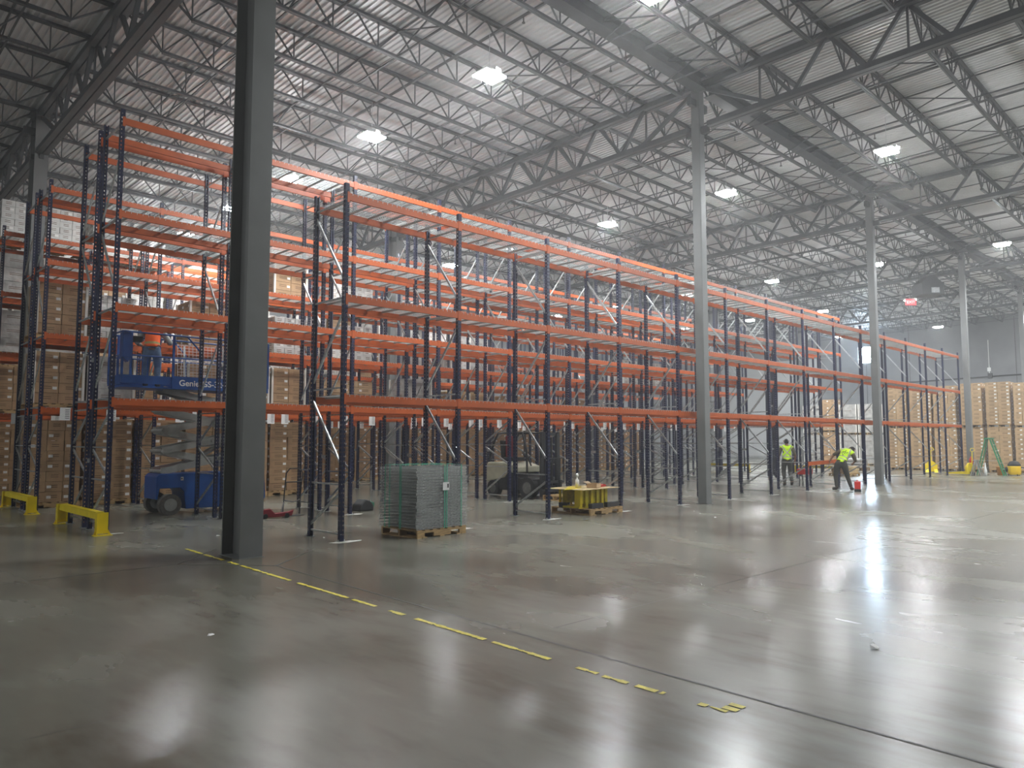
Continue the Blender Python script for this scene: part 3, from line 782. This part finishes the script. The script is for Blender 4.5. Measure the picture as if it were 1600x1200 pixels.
s.bar((-.53, -1.35, 1.25), (.53, -1.35, 1.25), .03); s.build('carriage', M['dark'], F)
for x in (-.28, .28):
    s = MB(); s.box(x-.05, x+.05, -1.43, -1.38, .05, .58); s.prism([(-1.40, .04), (-1.40, .09), (-2.25, .06), (-2.25, .045)], 'x', x-.05, x+.05); s.build('fork', M['dark'], F)

# ------------------------------------------------------------------ scissor lift
SL = empty('scissor_lift', (7.25, 17.85, 0), 0, 'blue scissor lift with raised platform in the aisle behind the third rack', 'scissor lift')
s = MB(); s.prism([(-1.27, .36), (-1.27, .86), (-1.2, .93), (1.25, .93), (1.3, .3), (1.2, .12), (-.62, .12), (-.66, .50), (-.75, .60), (-1.20, .60), (-1.24, .36)], 'y', -.40, .40)
s.build('chassis', M['lift_blue'], SL, bevel=.02)
for x in (-1.0, .95):
    for y in (-.44, .44):
        w = MB(); w.cyl((0, 0, 0), (0, 1, 0), .24, .17, 26); w.mi = 1; w.cyl((0, 0, 0), (0, 1, 0), .14, .185, 18); w.cyl((0, 0, 0), (0, 1, 0), .04, .21, 10)
        w.build('wheel', [M['tyre'], M['lift_arm']], SL, (x, y, .24))
s = MB(); zz = [.98, 1.44, 1.90, 2.36, 2.84]
for k in range(4):
    for y in (-.30, .30):
        a, b = zz[k], zz[k+1]
        s.bar((-1.15, y, a), (1.1, y, b), .05, .15, (0, 0, 1)); s.bar((1.1, y*.8, a), (-1.15, y*.8, b), .05, .15, (0, 0, 1))
    for x in (-1.15, 1.1): s.tube([(x, -.36, zz[k]), (x, .36, zz[k])], .04, 10)
    s.tube([(-.02, -.36, (a+b)/2), (-.02, .36, (a+b)/2)], .04, 10)
s.tube([(-.7, 0, 1.0), (.4, 0, 1.65)], .06, 10)
s.build('scissor_arms', M['lift_arm'], SL)
s = MB(); s.lathe([(.04, .93), (.045, .99), (.02, 1.03)], (-1.0, -.2, 0), 12); s.build('beacon', M['beacon'], SL)
s = MB(); PX0, PX1, PY0, PY1 = -2.10, 1.25, -.45, .45
s.box(PX0, PX1, PY0, PY1, 2.84, 2.88)
s.box(PX0, -1.02, PY0-.02, PY0+.01, 2.93, 3.11); s.box(-1.05, PX1, PY0-.05, PY0-.01, 2.84, 3.13); s.box(PX0, PX1, PY1-.01, PY1+.02, 2.90, 3.11); s.box(PX0-.02, PX0+.01, PY0, PY1, 2.9, 3.11)
s.build('platform', M['lift_blue'], SL)
s = MB(); T = 4.06
for y in (PY0, PY1):
    s.tube([(PX0, y, T), (PX1, y, T)], .020, 8); s.tube([(PX0, y, 3.55), (PX1, y, 3.55)], .018, 8)
    for x in (PX0, PX0+.18, -1.02, PX1): s.bar((x, y, 2.95), (x, y, T), .045)
    s.tube([(-.72, y, T), (-.42, y, 3.74), (-.40, y, 2.95)], .022, 8)
for x in (PX0, PX1): s.tube([(x, PY0, T), (x, PY1, T)], .020, 8); s.tube([(x, PY0, 3.55), (x, PY1, 3.55)], .018, 8)
for k in range(4): s.tube([(PX0+.2+k*.11, PY0, 3.1), (PX0+.2+k*.11, PY0, 3.5)], .010, 6)
s.build('guard_rail', M['lift_blue'], SL)
s = MB(); s.box(PX0-.02, PX0+.16, PY0-.10, PY0+.12, 3.48, 4.03); s.prism([(PX0-.02, 3.48), (PX0+.16, 3.48), (PX0+.10, 3.38)], 'y', PY0-.08, PY0+.1); s.build('control_box', M['lift_blue'], SL, bevel=.01)
s = MB(); s.box(PX0+.2, PX0+.42, PY0+.02, PY0+.20, 3.85, 3.98); s.build('control_panel', M['black'], SL, bevel=.01)
for (x0, z0, w, h) in ((-.75, .77, .06, .08), (.25, .45, .14, .13), (.26, .28, .09, .08), (.52, .35, .05, .08)):
    s = MB(); s.box(x0, x0+w, -.404, -.401, z0, z0+h); s.mi = 1; s.box(x0+.01, x0+w*.6, -.406, -.4035, z0+h*.3, z0+h*.7); s.build('decal', [M['label'], M['ink']], SL)
def text(body, size, material, parent, loc, rot, name='lettering', ext=.002):
    cu = bpy.data.curves.new(name, 'FONT'); cu.body = body; cu.size = size; cu.extrude = ext; cu.offset = size*.018
    cu.materials.append(material)
    t = bpy.data.objects.new('tmp', cu); COL.objects.link(t)
    dg = bpy.context.evaluated_depsgraph_get(); dg.update()
    me = bpy.data.meshes.new_from_object(t.evaluated_get(dg)); bpy.data.objects.remove(t)
    return inst(name, me, parent, loc, rot)
text('Genie GS-3246', .19, M['label'], SL, (-.90, PY0-.053, 2.92), (PI/2, 0, 0))
for q, (dx, yy, tilt) in enumerate(((-.55, .12, .10), (.30, -.12, .12))):
    o = inst('wire_deck', D2, None, (7.25+dx+.45, 17.85+yy+.1, 2.88+.56), (PI/2-tilt, 0, 0))
    tag(o, ['galvanized wire deck standing upright on the lift platform behind the worker', 'galvanized wire deck leaning at the right side of the lift platform'][q], 'wire deck', 'wire decks standing on the lift platform')

# ------------------------------------------------------------------ people
def person(name, root, rotz, J, lab, outfit, bend_dir=None):
    """J: joint positions (local). Body grown with a skin modifier, then clothing cut from the same surface."""
    P = empty(name, root, rotz, lab, 'person')
    V = []; Ed = []; Rr = []; T_ = []
    def add(p, r, par=None, t='skin'):
        V.append(Vector(p)); Rr.append(r if isinstance(r, tuple) else (r, r)); T_.append(t)
        if par is not None: Ed.append((par, len(V)-1))
        return len(V)-1
    g = J
    pel = add(g['pelvis'], (.135, .105), None, 'torso')
    wa = add(g['waist'], (.125, .095), pel, 'torso'); ch = add(g['chest'], (.155, .115), wa, 'torso')
    sh = add(g['neckbase'], (.105, .085), ch, 'torso'); nk = add(g['neck'], .055, sh, 'skin'); hd_ = add(g['head0'], (.070, .080), nk, 'skin')
    hm = add(g['head1'], (.080, .098), hd_, 'skin'); ht = add(g['head2'], (.058, .07), hm, 'skin')
    dirs = g['face']; fd = Vector(dirs)
    add(Vector(g['head1'])+fd*.105-Vector((0, 0, .012)), .014, hm, 'skin')
    for s in ('l', 'r'):
        hp = add(g['hip_'+s], .105, pel, 'leg'); kn = add(g['knee_'+s], .066, hp, 'leg'); an = add(g['ankle_'+s], .045, kn, 'leg')
        hl = add(Vector(g['ankle_'+s])+Vector((0, 0, -.05)), .045, an, 'boot')
        tf = Vector(g['toe_'+s]); add((Vector(g['ankle_'+s])+tf)/2-Vector((0, 0, .02)), .042, hl, 'boot'); add(tf, .034, len(V)-1, 'boot')
        so = add(g['sho_'+s], .068, sh, 'torso'); el = add(g['elb_'+s], .043, so, 'arm'); wr = add(g['wri_'+s], .028, el, 'fore')
        d = (Vector(g['wri_'+s])-Vector(g['elb_'+s])).normalized()
        pm_ = add(Vector(g['wri_'+s])+d*.06, (.038, .020), wr, 'hand')
        side = Vector((1, 0, 0)) if abs(d.x) < .8 else Vector((0, 1, 0))
        side = (side-d*side.dot(d)).normalized(); cur = d.cross(side).normalized()*(.6)
        for k, (off, ln) in enumerate(((-.027, .065), (-.009, .078), (.009, .072), (.027, .055))):
            b0 = Vector(g['wri_'+s])+d*.085+side*off
            a = add(b0, .0095, pm_, 'hand'); b1 = b0+(d+cur*.35).normalized()*ln*.5; b = add(b1, .0088, a, 'hand'); add(b1+(d*.5+cur).normalized()*ln*.5, .0078, b, 'hand')
        t0 = Vector(g['wri_'+s])+d*.045-side*.036; a = add(t0, .011, pm_, 'hand'); add(t0-side*.02+d*.035, .009, a, 'hand')
    me = bpy.data.meshes.new(name+'_body'); me.from_pydata([tuple(v) for v in V], Ed, [])
    o = bpy.data.objects.new('tmp', me); COL.objects.link(o)
    md = o.modifiers.new('s', 'SKIN'); md.use_smooth_shade = True
    if not me.skin_vertices: me.skin_vertices  # created with the modifier
    for i, sv in enumerate(me.skin_vertices[0].data):
        sv.radius = Rr[i]; sv.use_root = (i == 0)
    sd = o.modifiers.new('d', 'SUBSURF'); sd.levels = 2; sd.render_levels = 2
    dg = bpy.context.evaluated_depsgraph_get(); dg.update()
    ev = o.evaluated_get(dg); em = bpy.data.meshes.new_from_object(ev)
    bpy.data.objects.remove(o)
    # nearest bone tag for every vertex
    segs = []
    for a, b in Ed: segs.append((V[a], V[b], T_[b]))
    def near(p):
        best = 9; bt = 'skin'; 
        for a, b, t in segs:
            ab = b-a; q = max(0, min(1, (p-a).dot(ab)/max(1e-9, ab.length_squared))); dd = (p-(a+ab*q)).length
            if dd < best: best = dd; bt = t
        return bt
    tags = [near(v.co) for v in em.vertices]
    em.materials.clear(); em.materials.append(M['skin'])
    for p_ in em.polygons: p_.use_smooth = True
    body = inst('body', em, P)
    sp0 = Vector(g['pelvis']); spd = (Vector(g['neckbase'])-sp0).normalized(); rt = (Vector(g['sho_r'])-Vector(g['sho_l'])).normalized()
    def garment(nm, sel, off, material, vmin=None, vmax=None, flare=0):
        vm = {}; vs = []; fs = []; uv = []
        for p_ in em.polygons:
            if sum(tags[i] in sel for i in p_.vertices) < len(p_.vertices)-1: continue
            c = Vector(p_.center); t = (c-sp0).dot(spd)
            if vmin is not None and t < vmin: continue
            if vmax is not None and t > vmax: continue
            f = []
            for i in p_.vertices:
                if i not in vm:
                    vm[i] = len(vs); v = em.vertices[i]; tt = (v.co-sp0).dot(spd)
                    k = off+flare*max(0, .15-tt)
                    vs.append(tuple(v.co+v.normal*k)); uv.append(((v.co-sp0).dot(rt), tt))
                f.append(vm[i])
            fs.append(f)
        gm = bpy.data.meshes.new(nm); gm.from_pydata(vs, [], fs); gm.materials.append(material)
        ul = gm.uv_layers.new(name='UVMap')
        for lp in gm.loops: ul.data[lp.index].uv = uv[lp.vertex_index]
        for p_ in gm.polygons: p_.use_smooth = True
        go = inst(nm, gm, P); so_ = go.modifiers.new('t', 'SOLIDIFY'); so_.thickness = .006; so_.offset = 1
        return go
    garment('trousers', ('leg',), .008, outfit['pants']); garment('trouser_seat', ('torso',), .009, outfit['pants'], None, .06)
    garment('shirt', ('torso',), .006, outfit['shirt'], .0); garment('sleeves', ('arm',) + (('fore',) if outfit.get('long') else ()), .007, outfit['shirt'])
    garment('safety_vest', ('torso',), .022, outfit['vest'], -.02 if not outfit.get('short') else .07, None, .10)
    garment('boots', ('boot',), .008, M['boots'])
    h1 = Vector(g['head1']); h0 = Vector(g['head0']); h2 = Vector(g['head2']); upd = (h2-h0).normalized()
    # hair or hat: shell of the head behind the face
    vm = {}; vs = []; fs = []
    for p_ in em.polygons:
        if not all(tags[i] == 'skin' for i in p_.vertices): continue
        c = Vector(p_.center); rel = c-h0
        if rel.dot(upd) < -.01: continue
        if (c-h1).dot(fd) > .045 and rel.dot(upd) < .17: continue
        f = []
        for i in p_.vertices:
            if i not in vm: vm[i] = len(vs); v = em.vertices[i]; vs.append(tuple(v.co+v.normal*(.014)))
            f.append(vm[i])
        fs.append(f)
    gm = bpy.data.meshes.new('hair'); gm.from_pydata(vs, [], fs); gm.materials.append(M['hair'])
    for p_ in gm.polygons: p_.use_smooth = True
    inst('hair', gm, P)
    # eyes, mouth, ears
    e = MB(); sd_ = fd.cross(upd).normalized()
    for s_ in (-1, 1):
        c = h1+fd*.088+sd_*.032*s_+upd*.012; e.lathe([(0, -.008), (.010, 0), (0, .008)], tuple(c), 8)
    e.bar(tuple(h1+fd*.088-upd*.055-sd_*.022), tuple(h1+fd*.088-upd*.055+sd_*.022), .008); e.build('face_details', M['hair'], P)
    e = MB()
    for s_ in (-1, 1):
        c = h1+sd_*.090*s_; e.tube([c-upd*.03, c+sd_*.012*s_, c+upd*.03], [.008, .016, .009], 8)
    e.build('ears', M['skin'], P, smooth=True)
    if outfit.get('hat'):
        c = MB(); ctr = h1+upd*.035
        c.lathe([(.150, 0), (.125, .012), (.122, .05), (.10, .105), (.06, .135), (.0, .145)], (0, 0, 0), 24)
        q = Vector((0, 0, 1)).rotation_difference(upd)
        for i, v in enumerate(c.v): c.v[i] = tuple(q @ Vector(v)+ctr)
        c.build('hard_hat', outfit['hat'], P, smooth=True)
    return P
# worker walking in the first aisle, back to the camera. local frame: x right, y forward (away), z up
def stand(sc=1.0):
    return dict(pelvis=(0,0,.93), waist=(0,-.01,1.07), chest=(0,-.01,1.26), neckbase=(0,-.01,1.43), neck=(0,.01,1.51), head0=(0,.02,1.58), head1=(0,.03,1.65), head2=(0,.02,1.73), face=(0,1,0),
        hip_l=(-.10,0,.88), knee_l=(-.11,.10,.50), ankle_l=(-.10,-.02,.10), toe_l=(-.11,.13,.035),
        hip_r=(.10,0,.88), knee_r=(.11,.04,.48), ankle_r=(.11,-.30,.16), toe_r=(.11,-.20,.05),
        sho_l=(-.20,0,1.40), elb_l=(-.28,-.02,1.12), wri_l=(-.27,.12,.90), sho_r=(.20,0,1.40), elb_r=(.29,-.04,1.13), wri_r=(.30,.12,.92))
hd_view = math.atan2(12.6, 26.8)
person('person', (26.8, 12.75, 0), hd_view-PI/2+.15, stand(), 'worker in a lime vest with grey cross straps walking away between racks', dict(pants=M['pants'], shirt=M['shirt_o'], vest=M['vest_y1']))
J2 = dict(pelvis=(0,0,.90), waist=(.04,.06,1.02), chest=(.13,.16,1.18), neckbase=(.24,.27,1.30), neck=(.29,.33,1.34), head0=(.33,.37,1.36), head1=(.38,.41,1.37), head2=(.43,.43,1.43), face=(.45,.55,-.70),
    hip_l=(-.11,0,.86), knee_l=(-.17,.05,.48), ankle_l=(-.15,.02,.10), toe_l=(-.28,.10,.035),
    hip_r=(.11,0,.85), knee_r=(.19,.08,.47), ankle_r=(.30,.02,.10), toe_r=(.36,.15,.035),
    sho_l=(.02,.28,1.32), elb_l=(-.22,.38,1.18), wri_l=(-.34,.48,.98), sho_r=(.38,.17,1.22), elb_r=(.46,.28,.98), wri_r=(.40,.46,.90))
w2 = person('person', (25.75, 10.35, 0), math.atan2(10.3, 25.75)-PI/2, J2, 'worker in a lime vest with dark lettering bending over an orange beam', dict(pants=M['pants'], shirt=M['shirt_o'], vest=M['vest_y2']))
t_ = text('JTC', .13, M['ink'], w2, (.06, -.06, 1.20), (1.05, -.35, .25), 'vest_lettering')
J3 = stand()
J3.update(knee_r=(.12,.10,.47), ankle_r=(.13,.0,.10), toe_r=(.14,.13,.035), knee_l=(-.12,.10,.47), ankle_l=(-.12,.0,.10), toe_l=(-.13,.13,.035), pelvis=(0,-.04,.84),
    waist=(0,-.02,.97), chest=(0,.03,1.14), neckbase=(0,.10,1.30), neck=(0,.14,1.36), head0=(0,.18,1.41), head1=(0,.22,1.46), head2=(0,.23,1.54), face=(0,.85,-.5), hip_l=(-.11,-.04,.80), hip_r=(.11,-.04,.80),
    sho_l=(-.21,.09,1.26), elb_l=(-.34,.12,1.02), wri_l=(-.30,.36,1.02), sho_r=(.21,.09,1.26), elb_r=(.38,.12,1.04), wri_r=(.34,.36,1.06))
person('person', (5.97, 18.02, 2.905), math.atan2(18, 6)-PI/2-.1, J3, 'worker in an orange vest, hard hat and jeans standing on the scissor lift platform', dict(pants=M['jeans'], shirt=M['shirt_g'], vest=M['vest_o'], hat=M['hat_o'], long=True, short=True))
o = inst('load_beam', BEAM, None, (24.45, 10.88, .96), -.0); o.rotation_euler = (0, -.02, 0)
tag(o, 'loose orange beam being fitted low at the front rack by the bending worker', 'load beam')

# ------------------------------------------------------------------ small things on the floor
# red tool on the floor by the third column
T0 = empty('power_tool', (25.3, 9.65, 0), .4, 'small red and black power tool standing on the open floor', 'power tool')
s = MB(); s.prism([(-.13, .08), (.10, .08), (.13, .26), (.05, .34), (-.11, .32)], 'y', -.09, .09); s.tube([(-.02, 0, .34), (.0, 0, .37), (.15, 0, .36), (.2, 0, .33)], .018, 8); s.build('housing', M['red'], T0, bevel=.01)
s = MB(); s.box(-.15, .12, -.10, .10, 0, .09); s.build('battery', M['black'], T0, bevel=.01)
# red wheelbarrow-like hand cart behind first worker
T0 = empty('hand_cart', (27.3, 12.3, 0), .2, 'low red hand cart beside the walking worker', 'cart')
s = MB(); s.prism([(-.3, .42), (.3, .42), (.38, .62), (-.38, .62)], 'y', -.2, .2); s.build('tray', M['red'], T0)
s = MB(); 
for x, y in ((-.25, -.15), (-.25, .15), (.28, -.15), (.28, .15)): s.tube([(x, y, 0), (x*.9, y, .45)], .018, 6)
s.tube([(.3, -.2, .6), (.6, -.2, .75)], .018, 6); s.tube([(.3, .2, .6), (.6, .2, .75)], .018, 6); s.build('leg', M['dark'], T0)
# red floor jack
T0 = empty('floor_jack', (7.75, 15.25, 0), -.35, 'dark red jack tool lying on the floor in the first aisle', 'jack')
s = MB(); s.prism([(-.33, .02), (-.05, .02), (.30, .04), (.34, .16), (.22, .12), (-.05, .10), (-.15, .20), (-.33, .18)], 'y', -.09, .09); s.build('jack_body', M['maroon'], T0, bevel=.01)
s = MB(); s.cyl((-.25, -.1, .05), (0, 1, 0), .05, .05, 14); s.cyl((.2, -.1, .05), (0, 1, 0), .05, .05, 14); s.cyl((.2, .1, .05), (0, 1, 0), .05, .05, 14); s.cyl((-.25, .1, .05), (0, 1, 0), .05, .05, 14); s.build('wheel', M['black'], T0)
# hand truck frame
T0 = empty('hand_truck', (8.25, 15.45, 0), .15, 'thin black tubular hand truck standing behind the first front upright', 'hand truck')
s = MB(); s.tube([(-.22, .1, .02), (-.22, .08, .30), (-.22, .0, .95), (-.14, -.02, 1.05), (.14, -.02, 1.05), (.22, 0, .95), (.22, .08, .30), (.22, .1, .02)], .014, 8)
s.tube([(-.22, .06, .35), (0, .02, .30), (.22, .06, .35)], .012, 8); s.tube([(-.22, .02, .75), (.22, .02, .75)], .012, 8); s.tube([(-.22, .08, .3), (-.42, -.1, .05)], .014, 8); s.build('frame', M['dark'], T0)
s = MB(); s.box(-.2, .2, -.12, .12, 0, .01); s.build('toe_plate', M['dark'], T0)
# green and black tool bag
T0 = empty('floor_machine', (10.0, 15.35, 0), .2, 'black and green machine on the floor just left of the wire deck stack', 'machine')
s = MB(); s.prism([(-.24, 0), (.22, 0), (.20, .14), (.10, .24), (-.05, .28), (-.20, .16)], 'y', -.15, .15); s.build('housing', M['black'], T0, bevel=.03)
s = MB(); s.box(.08, .26, -.12, .12, .08, .19); s.tube([(.2, 0, .15), (.30, 0, .18)], .03, 8); s.build('motor', M['toolgreen'], T0, bevel=.02)
s = MB(); s.tube([(.24, 0, .05), (.26, 0, .5), (.25, 0, .95)], .012, 8); s.build('handle', M['galv'], T0)
# folding green ladder
T0 = empty('step_ladder', (41.4, 9.65, 0), 0, 'green fibreglass step ladder standing before the carton block', 'ladder')
s = MB()
for y in (-.42, .20):
    yt = .10 if y < 0 else -.10
    pass
def leg(a, b, w=.10): s.bar(a, b, w, .05)
s = MB(); leg((0, -.62, 0), (0, -.10, 1.75)); leg((.45, -.62, 0), (.45, -.10, 1.75)); s.box(-.05, .5, -.18, .14, 1.74, 1.80); s.build('front_rails', M['green'], T0)
s = MB(); leg((0, .50, 0), (0, .08, 1.75), .05); leg((.45, .50, 0), (.45, .08, 1.75), .05); s.build('rear_rails', M['green'], T0)
s = MB()
for k in range(1, 6): z = .29*k; y = -.62+.52*z/1.75; s.box(.02, .43, y-.05, y+.04, z, z+.025)
s.bar((.22, .33, .7), (.22, -.40, .7), .02); s.build('step', M['galv'], T0)
# small step stool
T0 = empty('step_stool', (40.4, 9.95, 0), 0, 'small silver step stool left of the green ladder', 'step stool')
s = MB(); leg((0, -.22, 0), (0, -.02, .72), .04); leg((.35, -.22, 0), (.35, -.02, .72), .04); leg((0, .22, 0), (0, .02, .72), .04); leg((.35, .22, 0), (.35, .02, .72), .04); s.build('leg', M['galv'], T0)
s = MB(); s.box(0, .35, -.12, .12, .72, .75); s.box(0, .35, -.25, -.08, .35, .37); s.build('step', M['galv'], T0)
s = MB(); s.lathe([(.07, 0), (.07, .25), (.03, .45), (.02, .62), (0, .63)], (0, 0, 0), 12)
tag(s.build('white_bottle', M['white'], None, (40.7, 9.62, 0), 0, True), 'tall white bottle on the floor between stool and ladder', 'bottle')
# bucket
s = MB(); s.lathe([(.0, 0), (.15, 0), (.19, .40), (.195, .40), (.195, .42), (.18, .42), (.15, .03), (0, .03)], (0, 0, 0), 20)
tag(s.build('bucket', M['bucket'], None, (42.0, 9.28, 0), 0, True), 'orange plastic bucket between the ladder and the yellow vacuum', 'bucket')
# shop vac
T0 = empty('shop_vacuum', (42.1, 8.75, 0), 0, 'yellow and black shop vacuum on the floor at right edge', 'vacuum cleaner')
s = MB(); s.lathe([(.0, .05), (.25, .05), (.28, .15), (.28, .42), (.26, .46), (0, .46)], (0, 0, 0), 20); s.build('tank', M['vac'], T0, smooth=False)
s = MB(); s.lathe([(.27, .46), (.27, .52), (.18, .66), (.06, .70), (0, .70)], (0, 0, 0), 20); s.tube([(-.1, 0, .68), (-.1, 0, .78), (.1, 0, .78), (.1, 0, .68)], .02, 8); s.build('motor_head', M['black'], T0)
s = MB(); s.cyl((-.05, .30, .28), (0, 1, 0), .12, .22, 14); s.build('filter', M['black'], T0)
s = MB(); s.tube([(0, -.25, .40), (.0, -.5, .35), (-.1, -.8, .08), (-.2, -1.3, .03)], .03, 8); s.build('hose', M['black'], T0)
s = MB()
for x, y in ((-.2, -.15), (.2, -.15), (-.2, .2), (.2, .2)): s.cyl((x, y, .04), (0, 1, 0), .04, .04, 10)
s.build('caster', M['black'], T0)
# pallet jacks
def pallet_jack(loc, rot, lab):
    T0 = empty('pallet_jack', loc, rot, lab, 'pallet jack', 'yellow pallet jacks by the right column')
    for x in (-.2, .2):
        s = MB(); s.prism([(.0, .06), (.0, .20), (1.0, .11), (1.15, .05)], 'x', x-.08, x+.08); s.build('fork', M['yellow'], T0)
    s = MB(); s.box(-.28, .28, -.10, .02, .06, .45); s.prism([(-.25, .45), (.25, .45), (.10, .60), (-.10, .60)], 'y', -.08, .0); s.build('body', M['yellow'], T0, bevel=.01)
    s = MB(); s.tube([(0, -.14, .18), (0, -.18, 1.15)], .02, 8); s.tube([(-.15, -.2, 1.2), (-.1, -.18, 1.15), (.1, -.18, 1.15), (.15, -.2, 1.2), (.1, -.2, 1.3), (-.1, -.2, 1.3), (-.15, -.2, 1.2)], .015, 8); s.build('handle', M['yellow'], T0)
    s = MB(); s.cyl((-.07, -.15, .09), (1, 0, 0), .09, .05, 16); s.cyl((.07, -.15, .09), (1, 0, 0), .09, .05, 16); s.build('steer_wheel', M['black'], T0)
pallet_jack((40.9, 10.35, 0), -.35, 'yellow pallet jack with upright handle left of the far column')
pallet_jack((42.6, 12.5, 0), PI/2+.3, 'yellow pallet jack farther left behind the last rack upright')
s = MB(); s.lathe([(.0, 0), (.10, 0), (.10, .30), (.05, .36), (.05, .42), (0, .42)], (0, 0, 0), 14)
tag(s.build('fire_extinguisher', M['red'], None, (42.15, 10.55, .45), 0, True), 'red fire extinguisher fixed to the far column', 'fire extinguisher')
# pallet of timber and brown goods behind bending worker
c = empty('wooden_pallet', (36.2, 14.4, 0), 0, 'wooden pallet of loose brown timber behind the bending worker', 'pallet'); pallet_mb().build('pallet_boards', M['wood'], c)
for k in range(9):
    s = MB(); L = 1.3; s.box(-L/2, L/2, -.06, .06, 0, .10)
    tag(s.build('timber_plank', M['wood_dark'] if k % 3 else M['ply'], None, (36.2+random.uniform(-.1, .1), 14.05+(k % 3)*.32, .14+(k//3)*.105), random.uniform(-.1, .1)), 'rough timber plank piled on the pallet behind the bending worker', 'plank', 'timber planks on the pallet')
c = empty('wooden_pallet', (43.5, 16.6, 0), 0, 'wooden pallet under the low white sacks past the rack end', 'pallet'); pallet_mb().build('pallet_boards', M['wood_dark'], c)
for k in range(6):
    s = MB(); s.prism([(-.28, .02), (-.22, 0), (.22, 0), (.28, .02), (.28, .12), (.2, .17), (-.2, .17), (-.28, .12)], 'y', -.42, .42)
    tag(s.build('white_sack', M['wrapgrey'], None, (43.5+((k % 2)-.5)*.6, 16.6, .14+(k//2)*.17), 0, False, .03), 'pale wrapped sack stacked on the low pallet past the rack end', 'sack', 'pale sacks on the low pallet')
# floor litter
for k, (x, y, a, lab) in enumerate(((6.41, 2.35, .3, 'white paper scrap on the open floor at right'), (14.6, 8.6, 0, 'tiny white scrap on the floor before the rack'), (5.55, 13.1, .4, 'white scrap on the floor near the left column'), (6.75, 11.55, 1.0, 'white scrap under the first front rack frame'), (36.05, 7.8, .2, 'dark strip of litter on the far right floor'), (2.72, 6.5, .5, 'tiny white scrap on the dark floor at left'))):
    s = MB(); g = 1.0 if k in (0, 4) else .5
    def q_(*p): s.quad(*[(a_*g, b_*g, c_*g+.002) for a_, b_, c_ in p])
    q_((-.05,-.02,.006),(.04,-.03,.004),(.06,.02,.02),(-.02,.04,.03)); q_((-.05,-.02,.006),(-.02,.04,.03),(-.06,.03,.004)); q_((.04,-.03,.004),(.08,-.01,.004),(.06,.02,.02))
    tag(s.build('litter_scrap', M['paper'] if k != 4 else M['black'], None, (x, y, 0), a), lab, 'litter', 'scraps of litter on the floor')
s = MB()
for k, (x0, yn) in enumerate([(6.7+PITCH*j, 10.9) for j in range(8)]+[(4.22+PITCH*j, 14.75) for j in range(5)]):
    rr = random.Random(k); cx = x0+.05; cy = yn-.02
    pts = [(cx+(.16+.10*rr.random())*math.cos(t)*1.3, cy+(.07+.06*rr.random())*math.sin(t), .0015) for t in [q*PI/6 for q in range(12)]]
    s.quad(*pts)
tag(s.build('drill_dust', M['stain']), 'pale drilling dust around the rack feet', 'dust', None, 'stuff')

# ------------------------------------------------------------------ exit sign, ceiling unit, conduits
T0 = empty('exit_sign', (39.5, 12.2, 8.5), hd-PI/2, 'small glowing red EXIT sign hanging under the roof at right', 'sign')
s = MB(); s.box(-.25, .25, -.03, .03, -.15, .15); s.build('sign_face', M['exit'], T0)
text('EXIT', .20, M['label'], T0, (-.21, -.034, -.07), (PI/2, 0, 0)); s = MB(); s.tube([(0, 0, .18), (0, 0, zr(12)-8.5-.7)], .01, 6); s.build('hanging_rod', M['dark'], T0)
T0 = empty('air_unit', (41.2, 11.9, 9.0), hd-PI/2, 'dark boxy air unit hanging under the roof right of the exit sign', 'air unit')
s = MB(); s.box(-.55, .55, -.5, .5, 0, .60); s.prism([(-.55, .60), (.55, .60), (.10, 1.0), (-.10, 1.0)], 'y', -.4, .4); s.build('housing', M['duct'], T0)
s = MB(); s.box(-.1, .30, -.52, -.50, .08, .34); s.build('grille', M['galv'], T0)
s = MB(); 
for x in (-.45, .45): s.tube([(x, 0, .55), (x, 0, zr(12)-9.0-.7)], .015, 6)
s.build('hanger_rod', M['dark'], T0)
for k, (y, z0, z1) in enumerate(((15.4, 6.6, 9.6), (25.2, 2.5, 6.3), (24.0, 2.5, 6.3), (24.7, 2.5, 8.3))):
    s = MB(); s.tube([(XE-.04, y, z0), (XE-.04, y, z1)], .03, 8); s.box(XE-.12, XE-.01, y-.12, y+.12, z0+.5, z0+.8)
    tag(s.build('wall_conduit', M['pipe'] if k else M['white']), ['pale conduit with box on the end wall right of the far column', 'dark conduit below the window, left one', 'dark conduit below the window, right one', 'dark conduit straight under the window'][k], 'conduit', 'conduits on the end wall')
s = MB(); s.tube([(XE-.06, 21.9, 6.55), (XE-.06, 12.6, 6.75), (XE-.06, 4, 6.8)], .06, 6); s.box(XE-.16, XE-.01, 15.2, 15.5, 6.55, 6.95)  # dark horizontal line along the end wall, drawn as a thin tube
tag(s.build('wall_strip', M['black']), 'black horizontal strip on the end wall above the carton block', 'pipe')

# ------------------------------------------------------------------ world, colour
w = bpy.data.worlds.new('world'); S.world = w; w.use_nodes = True
w.node_tree.nodes['Background'].inputs[0].default_value = (.6, .7, .9, 1); w.node_tree.nodes['Background'].inputs[1].default_value = .0
vs = w.node_tree.nodes.new('ShaderNodeVolumeScatter'); vs.inputs['Density'].default_value = 0.0034; vs.inputs['Anisotropy'].default_value = .6
w.node_tree.links.new(vs.outputs[0], w.node_tree.nodes['World Output'].inputs['Volume'])
S.view_settings.view_transform = 'Standard'; S.view_settings.look = 'None'; S.view_settings.gamma = 1
S.view_settings.use_curve_mapping = False
S.view_settings.exposure = 0.0
S.cycles.max_bounces = 8; S.cycles.diffuse_bounces = 4; S.cycles.glossy_bounces = 4; S.cycles.transparent_max_bounces = 8
S.cycles.use_denoising = True
S.cycles.sample_clamp_indirect = 10
S.cycles.use_adaptive_sampling = True; S.cycles.adaptive_threshold = 0.015
